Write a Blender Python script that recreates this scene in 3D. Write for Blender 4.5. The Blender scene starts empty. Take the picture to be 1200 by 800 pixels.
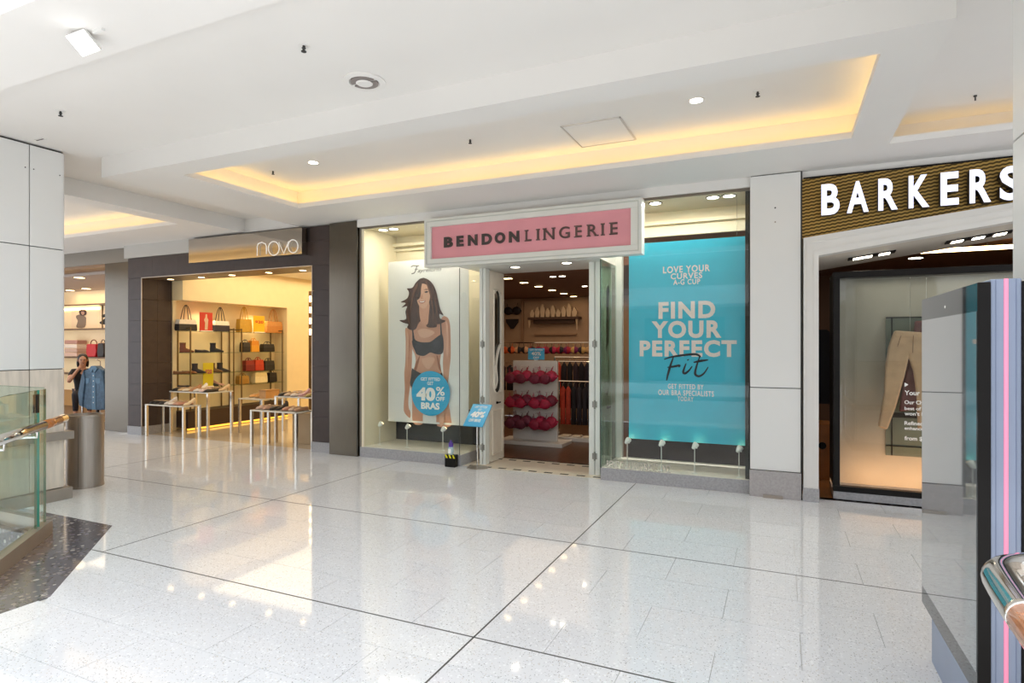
import bpy, bmesh, math, random
from mathutils import Vector
random.seed(7)
SC = bpy.context.scene
COL = SC.collection
# ------------------------------------------------------------------ camera, world, light, exposure
FPX, H0, V0 = 695.0, 1.5, 405.0
TH = math.atan(315 / 695.0)
SN, CS = math.sin(TH), math.cos(TH)
cam = bpy.data.objects.new('camera', bpy.data.cameras.new('camera'))
COL.objects.link(cam)
cam.location = (0, 0, H0)
cam.rotation_euler = (math.pi / 2, 0, TH)
cam.data.sensor_width = 36
cam.data.lens = 36 * FPX / 1200
cam.data.shift_y = 5 / 1200
cam.data.clip_start = 0.02
SC.camera = cam
SC.view_settings.view_transform = 'Standard'
SC.view_settings.look = 'None'
SC.view_settings.gamma = 1
SC.view_settings.use_curve_mapping = False
SC.view_settings.exposure = 0.05
W = bpy.data.worlds.new('world'); SC.world = W; W.use_nodes = True
WB = W.node_tree.nodes['Background']
WB.inputs[0].default_value = (0.87, 0.925, 1.0, 1); WB.inputs[1].default_value = 2.05
def lamp(name, kind, loc, energy, color=(1, 1, 1), rot=(0, 0, 0), size=None, size_y=None, spot=None, blend=0.5, parent=None):
    d = bpy.data.lights.new(name, kind); d.energy = energy; d.color = color
    if kind == 'AREA':
        d.shape = 'RECTANGLE'; d.size = size; d.size_y = size_y or size
    elif kind == 'SUN': d.angle = size or 0.01
    else: d.shadow_soft_size = size or 0.03
    if kind == 'SPOT': d.spot_size = spot; d.spot_blend = blend
    o = bpy.data.objects.new(name, d); COL.objects.link(o); o.location = loc; o.rotation_euler = rot
    return o
lamp('sun', 'SUN', (0, -3, 12), 4.0, (1, 0.97, 0.92), (math.radians(-3.2), math.radians(1), 0), 0.02)

# ------------------------------------------------------------------ helpers
def at(u, v, Y):            # where a photo measurement meets a wall plane y = Y -> (x, z)
    a = (u - 600) / FPX; b = (V0 - v) / FPX
    k = Y / (CS + a * SN)
    return k * (-SN + a * CS), H0 + b * k
def atx(u, v, X):           # the same on a plane x = X -> (y, z)
    a = (u - 600) / FPX; b = (V0 - v) / FPX
    k = X / (-SN + a * CS)
    return k * (CS + a * SN), H0 + b * k
def lin(c):
    if isinstance(c, str):
        c = [int(c[i:i + 2], 16) / 255 for i in (0, 2, 4)]
    return tuple(((x / 12.92) if x <= 0.04045 else ((x + 0.055) / 1.055) ** 2.4) for x in c)
MATS = {}
def pm(name, col, rough=0.5, metal=0.0, var=0.0, vs=6.0, bump=0.0, bs=60.0, spec=0.5, em=None, es=0.0, coat=0.0, stretch=None, col2=None, sheen=0):
    if name in MATS: return MATS[name]
    m = bpy.data.materials.new(name); m.use_nodes = True; nt = m.node_tree; N = nt.nodes; L = nt.links
    b = N['Principled BSDF']
    c = lin(col)
    b.inputs['Base Color'].default_value = (*c, 1); b.inputs['Roughness'].default_value = rough
    b.inputs['Metallic'].default_value = metal; b.inputs['Specular IOR Level'].default_value = spec
    b.inputs['Coat Weight'].default_value = coat; b.inputs['Coat Roughness'].default_value = 0.03
    if sheen: b.inputs['Sheen Weight'].default_value = sheen
    if em is not None:
        b.inputs['Emission Color'].default_value = (*lin(em), 1); b.inputs['Emission Strength'].default_value = es
    if var or bump or col2:
        g = N.new('ShaderNodeNewGeometry'); mp = N.new('ShaderNodeMapping'); L.new(g.outputs['Position'], mp.inputs[0])
        if stretch: mp.inputs['Scale'].default_value = stretch
        if var or col2:
            n = N.new('ShaderNodeTexNoise'); n.inputs['Scale'].default_value = vs; n.inputs['Detail'].default_value = 4
            L.new(mp.outputs[0], n.inputs['Vector'])
            r = N.new('ShaderNodeValToRGB'); L.new(n.outputs['Fac'], r.inputs[0])
            c2 = lin(col2) if col2 else tuple(x * (1 + var) for x in c)
            c1 = c if col2 else tuple(x * (1 - var) for x in c)
            r.color_ramp.elements[0].position = 0.35; r.color_ramp.elements[1].position = 0.65
            r.color_ramp.elements[0].color = (*c1, 1); r.color_ramp.elements[1].color = (*c2, 1)
            L.new(r.outputs[0], b.inputs['Base Color'])
        if bump:
            n2 = N.new('ShaderNodeTexNoise'); n2.inputs['Scale'].default_value = bs; L.new(mp.outputs[0], n2.inputs['Vector'])
            bp = N.new('ShaderNodeBump'); bp.inputs['Strength'].default_value = bump; bp.inputs['Distance'].default_value = 0.01
            L.new(n2.outputs['Fac'], bp.inputs['Height']); L.new(bp.outputs[0], b.inputs['Normal'])
    MATS[name] = m; return m
def glass_mat(name, tint, refl=1.0, rough=0.0, ior=1.5):
    if name in MATS: return MATS[name]
    m = bpy.data.materials.new(name); m.use_nodes = True; nt = m.node_tree; N = nt.nodes; L = nt.links
    N.remove(N['Principled BSDF']); out = N['Material Output']
    t = N.new('ShaderNodeBsdfTransparent'); t.inputs[0].default_value = (*tint, 1)
    g = N.new('ShaderNodeBsdfGlossy'); g.inputs['Roughness'].default_value = rough
    ge = N.new('ShaderNodeNewGeometry'); dt = N.new('ShaderNodeVectorMath'); dt.operation = 'DOT_PRODUCT'
    L.new(ge.outputs['Normal'], dt.inputs[0]); L.new(ge.outputs['Incoming'], dt.inputs[1])
    def mth(op, a, b):
        q = N.new('ShaderNodeMath'); q.operation = op
        for i, z in enumerate((a, b)):
            if z is None: continue
            if isinstance(z, (int, float)): q.inputs[i].default_value = z
            else: L.new(z, q.inputs[i])
        return q.outputs[0]
    ab = mth('ABSOLUTE', dt.outputs['Value'], None); f0 = ((ior - 1) / (ior + 1)) ** 2
    sch = mth('ADD', mth('MULTIPLY', mth('POWER', mth('SUBTRACT', 1.0, ab), 5.0), 1 - f0), f0)   # Schlick's Fresnel, same from both sides of the pane
    mu = N.new('ShaderNodeMath'); mu.operation = 'MULTIPLY'; mu.inputs[1].default_value = refl; L.new(sch, mu.inputs[0])
    x = N.new('ShaderNodeMixShader'); L.new(mu.outputs[0], x.inputs[0]); L.new(t.outputs[0], x.inputs[1]); L.new(g.outputs[0], x.inputs[2])
    L.new(x.outputs[0], out.inputs[0]); MATS[name] = m; return m
def terrazzo(name, base, base2, specks, scale, amount, rough):
    m = bpy.data.materials.new(name); m.use_nodes = True; nt = m.node_tree; N = nt.nodes; L = nt.links
    b = N['Principled BSDF']; b.inputs['Roughness'].default_value = rough
    g = N.new('ShaderNodeNewGeometry')
    n = N.new('ShaderNodeTexNoise'); n.inputs['Scale'].default_value = 1.3; L.new(g.outputs['Position'], n.inputs['Vector'])
    mx = N.new('ShaderNodeMix'); mx.data_type = 'RGBA'; L.new(n.outputs['Fac'], mx.inputs[0])
    mx.inputs[6].default_value = (*lin(base), 1); mx.inputs[7].default_value = (*lin(base2), 1)
    prev = mx.outputs[2]
    for i, (c, sc, am) in enumerate(specks):
        v = N.new('ShaderNodeTexVoronoi'); v.inputs['Scale'].default_value = sc; L.new(g.outputs['Position'], v.inputs['Vector'])
        sep = N.new('ShaderNodeSeparateColor'); L.new(v.outputs['Color'], sep.inputs[0])
        lt = N.new('ShaderNodeMath'); lt.operation = 'LESS_THAN'; lt.inputs[1].default_value = am; L.new(sep.outputs[0], lt.inputs[0])
        d = N.new('ShaderNodeMath'); d.operation = 'LESS_THAN'; d.inputs[1].default_value = 0.42; L.new(v.outputs['Distance'], d.inputs[0])
        mu = N.new('ShaderNodeMath'); mu.operation = 'MULTIPLY'; L.new(lt.outputs[0], mu.inputs[0]); L.new(d.outputs[0], mu.inputs[1])
        k = N.new('ShaderNodeMix'); k.data_type = 'RGBA'; L.new(mu.outputs[0], k.inputs[0]); L.new(prev, k.inputs[6]); k.inputs[7].default_value = (*lin(c), 1)
        prev = k.outputs[2]
    L.new(prev, b.inputs['Base Color']); MATS[name] = m; return m

ORG = {}
def org(p): return ORG.get(p.name, (0, 0, 0)) if p else (0, 0, 0)
def tag(o, label=None, cat=None, group=None, kind=None):
    if label: o['label'] = label
    if cat: o['category'] = cat
    if group: o['group'] = group
    if kind: o['kind'] = kind
    return o
def empty(name, loc=(0, 0, 0), label=None, cat=None, group=None, kind=None, parent=None):
    o = bpy.data.objects.new(name, None); COL.objects.link(o); o.empty_display_size = 0.1
    p = org(parent); o.location = [loc[i] - p[i] for i in range(3)]
    if parent: o.parent = parent
    ORG[o.name] = tuple(loc); return tag(o, label, cat, group, kind)
class MB:
    def __init__(s): s.v = []; s.f = []
    def add(s, vs, fs):
        k = len(s.v); s.v += [tuple(p) for p in vs]; s.f += [[i + k for i in f] for f in fs]; return s
    def box(s, x0, x1, y0, y1, z0, z1):
        x0, x1 = min(x0, x1), max(x0, x1); y0, y1 = min(y0, y1), max(y0, y1); z0, z1 = min(z0, z1), max(z0, z1)
        return s.add([(x0, y0, z0), (x1, y0, z0), (x1, y1, z0), (x0, y1, z0), (x0, y0, z1), (x1, y0, z1), (x1, y1, z1), (x0, y1, z1)],
                     [(0, 3, 2, 1), (4, 5, 6, 7), (0, 1, 5, 4), (1, 2, 6, 5), (2, 3, 7, 6), (3, 0, 4, 7)])
    def prism(s, pts, off):     # polygon of 3d points pushed by off
        n = len(pts); q = [tuple(p[i] + off[i] for i in range(3)) for p in pts]
        return s.add(list(pts) + q, [list(range(n))[::-1], list(range(n, 2 * n))] + [(i, (i + 1) % n, n + (i + 1) % n, n + i) for i in range(n)])
    def xz(s, poly, y0, y1): return s.prism([(x, y0, z) for x, z in poly], (0, y1 - y0, 0))
    def yz(s, poly, x0, x1): return s.prism([(x0, y, z) for y, z in poly], (x1 - x0, 0, 0))
    def xy(s, poly, z0, z1): return s.prism([(x, y, z0) for x, y in poly], (0, 0, z1 - z0))
    def poly(s, pts): return s.add(pts, [list(range(len(pts)))])
    def tube(s, path, r, n=10, cap=True):
        P = [Vector(p) for p in path]; rs = r if isinstance(r, (list, tuple)) else [r] * len(P); rings = []
        up = Vector((0, 0, 1))
        t0 = (P[1] - P[0]).normalized()
        ref = up if abs(t0.dot(up)) < 0.9 else Vector((1, 0, 0))
        a = t0.cross(ref).normalized()
        for i, p in enumerate(P):
            t = ((P[min(i + 1, len(P) - 1)] - P[max(i - 1, 0)])).normalized()
            a = (a - t * a.dot(t)).normalized(); b = t.cross(a)
            rings.append([p + (a * math.cos(2 * math.pi * j / n) + b * math.sin(2 * math.pi * j / n)) * rs[i] for j in range(n)])
        vs = [q for rg in rings for q in rg]; fs = []
        for i in range(len(P) - 1):
            for j in range(n): fs.append((i * n + j, i * n + (j + 1) % n, (i + 1) * n + (j + 1) % n, (i + 1) * n + j))
        if cap: fs += [list(range(n))[::-1], [(len(P) - 1) * n + j for j in range(n)]]
        return s.add(vs, fs)
    def lathe(s, prof, c=(0, 0, 0), n=24):      # prof: (r, z)
        vs = []; fs = []
        for r, z in prof: vs += [(c[0] + r * math.cos(2 * math.pi * j / n), c[1] + r * math.sin(2 * math.pi * j / n), c[2] + z) for j in range(n)]
        for i in range(len(prof) - 1):
            for j in range(n): fs.append((i * n + j, i * n + (j + 1) % n, (i + 1) * n + (j + 1) % n, (i + 1) * n + j))
        fs += [list(range(n))[::-1], [(len(prof) - 1) * n + j for j in range(n)]]
        return s.add(vs, fs)
    def ell(s, c, r, nu=10, nv=7):
        prof = [(max(0.02, math.sin(math.pi * i / nv)), -math.cos(math.pi * i / nv)) for i in range(nv + 1)]
        t = MB().lathe(prof, n=nu)
        return s.add([(c[0] + x * r[0], c[1] + y * r[1], c[2] + z * r[2]) for x, y, z in t.v], t.f)
    def loft(s, rings):
        n = len(rings[0]); vs = [p for r in rings for p in r]; fs = []
        for i in range(len(rings) - 1):
            for j in range(n): fs.append((i * n + j, i * n + (j + 1) % n, (i + 1) * n + (j + 1) % n, (i + 1) * n + j))
        fs += [list(range(n))[::-1], [(len(rings) - 1) * n + j for j in range(n)]]
        return s.add(vs, fs)
    def build(s, name, mat, parent=None, loc=None, smooth=False, bev=0, label=None, cat=None, group=None, kind=None, fixn=True):
        me = bpy.data.meshes.new(name)
        p = org(parent); o_ = loc if loc is not None else p
        vs = s.v if loc is not None else [(v[0] - p[0], v[1] - p[1], v[2] - p[2]) for v in s.v]
        me.from_pydata(vs, [], s.f)
        if fixn:
            bm = bmesh.new(); bm.from_mesh(me); bmesh.ops.recalc_face_normals(bm, faces=bm.faces); bm.to_mesh(me); bm.free()
        if smooth:
            for q in me.polygons: q.use_smooth = True
            if smooth != 'all':
                me.set_sharp_from_angle(angle=math.radians(40))
        me.materials.append(mat)
        o = bpy.data.objects.new(name, me); COL.objects.link(o)
        o.location = [o_[i] - p[i] for i in range(3)]
        if parent: o.parent = parent
        ORG[o.name] = tuple(o_)
        if bev:
            md = o.modifiers.new('bevel', 'BEVEL'); md.width = bev; md.segments = 2; md.limit_method = 'ANGLE'
        return tag(o, label, cat, group, kind)
def share(src, name, loc, parent=None, rot=None, mat=None, scale=None):
    o = src.copy(); o.name = name; COL.objects.link(o); o.parent = parent
    p = org(parent); o.location = [loc[i] - p[i] for i in range(3)]
    if rot is not None: o.rotation_euler = rot
    if scale is not None: o.scale = scale
    ORG[o.name] = tuple(loc)
    for k in ('label', 'category', 'group', 'kind'):
        if k in o: del o[k]
    return o
def copy_tree(root, loc, rotz=0.0, scale=None):
    r = root.copy(); COL.objects.link(r); r.location = loc; r.rotation_euler = (0, 0, rotz)
    if scale: r.scale = scale
    for ch in list(root.children):
        c = ch.copy(); COL.objects.link(c); c.parent = r
        for g in list(ch.children):
            d = g.copy(); COL.objects.link(d); d.parent = c
    return r
def glyphs(s, offset=0.0, shear=0.0, space=1.0):
    cu = bpy.data.curves.new('t', 'FONT'); cu.body = s; cu.size = 1; cu.offset = offset; cu.shear = shear; cu.space_character = space; cu.resolution_u = 4
    o = bpy.data.objects.new('t', cu); COL.objects.link(o)
    bpy.context.view_layer.update()
    dg = bpy.context.evaluated_depsgraph_get()
    me = bpy.data.meshes.new_from_object(o.evaluated_get(dg))
    vs = [(v.co.x, v.co.y) for v in me.vertices]; fs = [tuple(p.vertices) for p in me.polygons]
    bpy.data.objects.remove(o); bpy.data.curves.remove(cu); bpy.data.meshes.remove(me)
    return vs, fs
def fit(vs, x0, x1, z0, z1):
    a0 = min(v[0] for v in vs); a1 = max(v[0] for v in vs); b0 = min(v[1] for v in vs); b1 = max(v[1] for v in vs)
    return [(x0 + (v[0] - a0) / (a1 - a0) * (x1 - x0), z0 + (v[1] - b0) / (b1 - b0) * (z1 - z0)) for v in vs]
def letter_mb(s, x0, x1, z0, z1, y, depth=0.0, offset=0.0, shear=0.0, space=1.0, mb=None):
    vs, fs = glyphs(s, offset, shear, space); q = fit(vs, x0, x1, z0, z1); mb = mb or MB()
    n = len(q)
    if depth <= 0: return mb.add([(x, y, z) for x, z in q], fs)
    # front + back + sides from boundary edges
    ec = {}
    for f in fs:
        for i in range(len(f)):
            e = (f[i], f[(i + 1) % len(f)]); ec[e] = 1
    sides = [(a, b, b + n, a + n) for (a, b) in ec if (b, a) not in ec]
    return mb.add([(x, y, z) for x, z in q] + [(x, y + depth, z) for x, z in q], list(fs) + [tuple(i + n for i in reversed(f)) for f in fs] + sides)
def ptext(s, u0, u1, v0, v1, Y, mat, parent, name='lettering', offset=0.0, shear=0.0, space=1.0, lift=0.002):
    um = (u0 + u1) / 2
    x0 = at(u0, v0, Y)[0]; x1 = at(u1, v0, Y)[0]; zt = at(um, v0, Y)[1]; zb = at(um, v1, Y)[1]
    return letter_mb(s, x0, x1, zb, zt, Y - lift, offset=offset, shear=shear, space=space).build(name, mat, parent, fixn=False)
def stroke(pts, w, y, mb=None, taper=False):     # flat ribbon in an xz plane
    mb = mb or MB(); n = len(pts); vs = []
    for i, (x, z) in enumerate(pts):
        ax, az = pts[max(i - 1, 0)]; bx, bz = pts[min(i + 1, n - 1)]
        dx, dz = bx - ax, bz - az; l = math.hypot(dx, dz) or 1
        k = w * (1 if not taper else (0.35 + 0.65 * math.sin(math.pi * (i + 0.5) / n)))
        vs += [(x - dz / l * k / 2, y, z + dx / l * k / 2), (x + dz / l * k / 2, y, z - dx / l * k / 2)]
    return mb.add(vs, [(2 * i, 2 * i + 1, 2 * i + 3, 2 * i + 2) for i in range(n - 1)])
def smooth_path(p, k=6):
    out = []
    for i in range(len(p) - 1):
        a, b, c, d = p[max(i - 1, 0)], p[i], p[i + 1], p[min(i + 2, len(p) - 1)]
        for j in range(k):
            t = j / k
            out.append(tuple(0.5 * (2 * b[m] + (c[m] - a[m]) * t + (2 * a[m] - 5 * b[m] + 4 * c[m] - d[m]) * t * t + (3 * b[m] - a[m] - 3 * c[m] + d[m]) * t ** 3) for m in range(len(b))))
    out.append(tuple(p[-1])); return out

# ------------------------------------------------------------------ materials
ceil_white = pm('ceiling_white', 'e8e5e0', 0.75, var=0.015, vs=1.2)
wall_white = pm('panel_white', 'e4e3df', 0.28, var=0.012, vs=1.0)
joint_dark = pm('joint_dark', '3a3836', 0.7)
cream = pm('cream_paint', 'ebe0c4', 0.6, var=0.03, vs=2)
warmwhite = pm('warm_white', 'efe6d4', 0.6, var=0.02, vs=2)
off_white = pm('off_white_lacquer', 'e3e4dd', 0.35, var=0.02, vs=4)
floor_mat = terrazzo('white_terrazzo', 'ededee', 'e7e6e6', [('c3c1bf', 150, 0.12), ('a19f9d', 135, 0.05), ('f6f6f6', 60, 0.2), ('d3c8b8', 140, 0.03)], 80, 0.1, 0.055)
grout = pm('grout', 'c9c6c0', 0.6)
expj = pm('expansion_rubber', '55534f', 0.6)
dark_gran = terrazzo('dark_terrazzo', '66636a', '545159', [('8f8886', 34, 0.25), ('474446', 40, 0.3), ('b9b2ac', 26, 0.08), ('7a7580', 24, 0.2)], 30, 0.2, 0.12)
grey_gran = pm('grey_granite', 'a5a3a4', 0.3, var=0.12, vs=55)
steel = pm('brushed_steel', '70695f', 0.2, 1.0, var=0.06, vs=3, bump=0.04, bs=5, stretch=(60, 60, 1.5))
steel_bin = pm('bin_steel', 'a39a90', 0.42, 0.85, var=0.05, vs=4, stretch=(30, 30, 1))
chrome = pm('polished_steel', 'd9d7d3', 0.09, 1.0)
stone_beige = pm('beige_stone', 'dccfc0', 0.4, var=0.10, vs=4, stretch=(6, 6, 0.8))
skirt = pm('skirting_metal', 'a49a8f', 0.35, 0.6, var=0.05, vs=6)
brown_tile = pm('dark_brown_tile', '463a36', 0.36, var=0.08, vs=9, bump=0.03, bs=30, spec=.3)
timber = pm('varnished_timber', 'b06a2c', 0.25, var=0.2, vs=5, stretch=(9, 9, 30), coat=0.5)
glass = glass_mat('clear_glass', (0.965, 0.985, 0.97), 0.9)
glass_g = glass_mat('green_glass', (0.89, 0.96, 0.93), 1.0)
glass_e = pm('glass_edge', '2f7d68', 0.15, spec=0.8)
black = pm('black_metal', '161413', 0.4, spec=0.2)
softblack = pm('soft_black', '26221f', 0.6)
led_warm = pm('led_warm', 'ffd48a', 0.5, em='ffcf7c', es=2.0)
lamp_white = pm('lamp_glow', 'fff6e4', 0.5, em='fff3dc', es=14)
lamp_warm = pm('lamp_glow_warm', 'ffe9c4', 0.5, em='ffdba0', es=10)
wood_floor = pm('dark_wood_floor', '5a3a26', 0.3, var=0.25, vs=4, stretch=(9, 1.2, 1))
brown_ceil = pm('brown_ceiling', '7a5038', 0.7, var=0.05)
blue = pm('blue_print', '36b6d2', 0.4, var=0.02)
white_ink = pm('white_ink', 'f4f2ec', 0.5)
pale_ink = pm('pale_pink_ink', 'ead9d2', 0.5)
black_ink = pm('black_ink', '1c1a22', 0.5)
grey_ink = pm('grey_ink', '6d6a66', 0.6)
# ------------------------------------------------------------------ floor
YS = 6.46                                   # the shopfront line
def clip(poly, nx, ny, c):                  # keep nx*x+ny*y >= c
    out = []
    for i in range(len(poly)):
        a, b = poly[i], poly[(i + 1) % len(poly)]
        da = nx * a[0] + ny * a[1] - c; db = nx * b[0] + ny * b[1] - c
        if da >= 0: out.append(a)
        if (da >= 0) != (db >= 0):
            t = da / (da - db); out.append((a[0] + (b[0] - a[0]) * t, a[1] + (b[1] - a[1]) * t))
    return out
DN = (1.03, 1.09); DC = DN[0] * -5.08 + DN[1] * 3.12
fl = MB()
fl.box(-18, 8, 3.12, YS + 0.8, -0.35, -0.005)
fl.box(-3.99, 8, -4, 3.12, -0.35, -0.005)
fl.xy([(-5.08, 3.12), (-3.99, 2.09), (-3.99, 3.12)], -0.35, -0.005)
floor = fl.build('floor', grout, kind='structure')
rows = [0.86, 1.25, 1.64, 2.03, 2.42, 2.70, 3.05, 3.45, 3.87, 4.30, 4.69, 5.08, 5.47, 5.86, 6.20, 6.62]
cols0 = -1.44 - 0.3825 * 26
tcount = 0; tmesh = {}
G = 0.0014
for ri in range(len(rows) - 1):
    y0, y1 = rows[ri], rows[ri + 1]
    for ci in range(-1, 21):
        x0 = cols0 + 0.765 * ci + (0.3825 if ri % 2 else 0); x1 = x0 + 0.765
        if x1 < -11.5 or x0 > 2.6: continue
        # only what the frame shows
        q = [(x0 + G, y0 + G), (x1 - G, y0 + G), (x1 - G, y1 - G), (x0 + G, y1 - G)]
        vis = False
        for x, y in q:
            d = -SN * x + CS * y
            if d > 0.3:
                u = 600 + FPX * (CS * x + SN * y) / d; v = V0 + H0 / d * FPX
                if -60 < u < 1260 and v < 880: vis = True
        if not vis: continue
        inside = [(p[1] < 3.12 and DN[0] * p[0] + DN[1] * p[1] < DC and p[0] < -3.99) for p in q]
        if all(inside): continue
        if any(inside):
            dd = [(DN[0] * p[0] + DN[1] * p[1] - DC) for p in q]
            if x0 < -5.08 < x1 and y1 > 3.12:
                ql = clip(clip(q, -1, 0, 5.08), 0, 1, 3.12)
                if len(ql) > 2: MB().xy(ql, -0.006, 0).build('tile', floor_mat, floor)
                q = clip(clip(q, 1, 0, -5.08), DN[0], DN[1], DC)
            elif x1 < -5.0: q = clip(q, 0, 1, 3.12)
            elif y1 < 2.2: q = clip(q, 1, 0, -3.99)
            else: q = clip(q, DN[0], DN[1], DC)
            if len(q) < 3: continue
            MB().xy(q, -0.006, 0).build('tile', floor_mat, floor)
        else:
            key = round(y1 - y0, 4)
            if key not in tmesh:
                w, h = 0.765 - 2 * G, y1 - y0 - 2 * G
                tmesh[key] = MB().box(-w / 2, w / 2, -h / 2, h / 2, -0.006, 0).build('tile', floor_mat, floor, loc=((x0 + x1) / 2, (y0 + y1) / 2, 0))
            else: share(tmesh[key], 'tile', ((x0 + x1) / 2, (y0 + y1) / 2, 0), floor)
        tcount += 1
print('tiles', tcount)
# floor away from the frame, still the same stone
MB().box(-3.99, 8, -4, 0.86, -0.006, -0.0005).box(2.7, 8, 0.86, 6.4, -0.006, -0.0005).box(-18, -11.6, 3.13, 6.6, -0.006, -0.0005).build('outer_slab', floor_mat, floor)
for x0, x1, y in [(-4.62, 3.0, 2.70), (-11.5, 3.0, 4.30)]:
    MB().box(x0, x1, y - 0.005, y + 0.005, -0.004, 0.0006).build('expansion_strip', expj, floor)
for x, y0, y1 in [(-1.44, 0.9, 6.44), (-4.5, 2.70, 6.44), (-7.56, 4.0, 6.5)]:
    MB().box(x - 0.005, x + 0.005, y0, y1, -0.004, 0.0006).build('expansion_strip', expj, floor)
MB().xy([(-7.6, 3.13), (-5.08, 3.13), (-3.98, 2.09), (-3.98, -4), (-4.45, -4), (-4.45, 1.86), (-5.33, 2.70), (-7.6, 2.70)], -0.35, 0.001).build('granite_border', dark_gran, floor)
MB().box(-18, -2, -14, 2.8, -4.45, -4.3).build('lower_floor', floor_mat, floor)
# ------------------------------------------------------------------ ceiling
ce = MB()
ce.box(-18, 8, 2.19, 3.75, 3.40, 3.62)
ce.box(-7.33, -6.26, 3.75, YS, 3.40, 3.62)
ceiling = ce.build('ceiling', ceil_white, kind='structure')
MB().box(-18, 8, 1.69, 2.19, 3.20, 3.62).build('void_bulkhead', ceil_white, ceiling)
def coffer(x0, x1, ox0, ox1, oy0, oy1, trough=0.22):
    m = MB()                                  # the ring: lip, sides and cavity walls
    for a, b, c, d in [(x0, x1, 3.75, oy0), (x0, x1, oy1, YS), (x0, ox0, oy0, oy1), (ox1, x1, oy0, oy1)]:
        m.box(a, b, c, d, 3.20, 3.255)
    m.box(x0, x1, 3.75, 3.80, 3.255, 3.62).box(x0, x0 + 0.05, 3.80, YS, 3.255, 3.62).box(x1 - 0.05, x1, 3.80, YS, 3.255, 3.62)
    ring = m.build('coffer_ring', ceil_white, ceiling)
    t = trough
    c0, c1, d0, d1 = ox0 - t, ox1 + min(t, x1 - ox1 - 0.06), oy0 - 0.15, oy1 + t
    w = MB()
    w.box(c0 - 0.03, c0, d0, d1, 3.255, 3.47).box(c1, c1 + 0.03, d0, d1, 3.255, 3.47).box(c0 - 0.03, c1 + 0.03, d1, d1 + 0.03, 3.255, 3.47).box(c0 - 0.03, c1 + 0.03, d0 - 0.03, d0, 3.255, 3.47)
    w.build('cove_upstand', ceil_white, ceiling)
    MB().box(c0 - 0.03, c1 + 0.03, d0 - 0.03, d1 + 0.03, 3.47, 3.52).build('recess_ceiling', ceil_white, ceiling)
    return c0, c1, d0, d1
AMB = (1.0, 0.67, 0.23)
def cove_light(x0, x1, y0, y1, e):            # an LED tape in its trough, shining up
    MB().box(x0, x1, y0, y1, 3.256, 3.266).build('led_strip', led_warm, ceiling)
    lamp('cove_tape', 'AREA', ((x0 + x1) / 2, (y0 + y1) / 2, 3.272), e * max(x1 - x0, y1 - y0), AMB, (math.pi, 0, 0), x1 - x0, y1 - y0)
coffer(-6.26, 0.83, -5.43, 0.53, 4.03, 5.58)
cove_light(-5.6, 0.6, 5.70, 5.73, .62)
cove_light(-5.58, -5.55, 4.1, 5.68, .62)
cove_light(0.65, 0.68, 4.1, 5.68, .62)
cove_light(-5.5, 0.6, 3.91, 3.94, .62)
coffer(-15.5, -7.33, -14.5, -7.67, 4.03, 5.62)
cove_light(-14.5, -7.6, 5.74, 5.77, .62)
cove_light(-14.5, -7.6, 3.91, 3.94, .62)
# the bay beside the menswear shop: higher ceiling with a cove along the back
m = MB().box(0.83, 8, 3.75, 6.3, 3.45, 3.62).box(0.83, 8, 5.86, YS, 3.20, 3.255).box(0.83, 8, 6.2, 6.25, 3.255, 3.45)
m.build('bay_ceiling', ceil_white, ceiling)
cove_light(0.9, 6.0, 6.10, 6.13, 0.14)
MB().box(-18, 8, YS, 6.6, 3.20, 3.62).build('rear_bulkhead', ceil_white, ceiling)
# fittings on the ceiling
def downlight(x, y, z, r, label, glow=lamp_white, group='recessed round downlights in the mall ceiling', rim=None):
    t = empty('downlight', (x, y, z), label, 'light', group)
    MB().lathe([(r * 1.25, -0.006), (r * 1.25, 0.001), (r, 0.001), (r, -0.006)], (x, y, z), 20).build('rim', rim or ceil_white, t)
    MB().lathe([(r * 0.98, -0.0072), (r * 0.98, -0.002)], (x, y, z), 20).build('lens', glow, t)
    return t
downlight(-4.573, 4.919, 3.47, 0.05, 'round downlight in the lit ceiling recess, nearer the shoe shop')
downlight(-0.617, 4.94, 3.47, 0.05, 'round downlight in the lit ceiling recess beside the square access panel')
def sprinkler(x, y, z, label):
    t = empty('sprinkler', (x, y, z), label, 'sprinkler', 'fire sprinklers on the ceiling')
    MB().lathe([(0.035, -0.004), (0.035, 0), (0.01, 0.0)], (x, y, z), 14).build('escutcheon', ceil_white, t)
    MB().lathe([(0.008, -0.004), (0.009, -0.016), (0.014, -0.019), (0.009, -0.023), (0.006, -0.038)], (x, y, z), 10).build('head', joint_dark, t)
    MB().lathe([(0.017, -0.042), (0.017, -0.038)], (x, y, z), 12).build('deflector', joint_dark, t)
sprinkler(-2.748, 2.873, 3.40, 'sprinkler head on the flat white ceiling near the round air vent')
sprinkler(-5.311, 2.865, 3.40, 'sprinkler head on the flat ceiling nearest the white panelled column')
sprinkler(-5.208, 4.972, 3.47, 'sprinkler head at the left end of the lit ceiling recess')
sprinkler(-2.699, 4.988, 3.47, 'sprinkler head in the middle of the lit ceiling recess')
sprinkler(-0.163, 4.971, 3.47, 'sprinkler head at the right end of the lit ceiling recess')
t = empty('air_vent', (-2.724, 3.442, 3.4), 'round white ceiling air vent with grey openings', 'vent')
MB().lathe([(0.15, -0.001), (0.15, -0.010), (0.11, -0.016), (0.10, -0.004)], (-2.724, 3.442, 3.4), 28).build('flange', ceil_white, t, smooth=True)
for k in (0, 1):
    pts = [(-2.724 + 0.098 * math.cos(a), 3.442 + 0.098 * math.sin(a)) for a in [math.radians(8 + 180 * k + i * 16.4) for i in range(11)]]
    MB().xy(pts, 3.384, 3.3955).build('slot', pm('vent_grey', '8a827d', 0.6), t)
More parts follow.
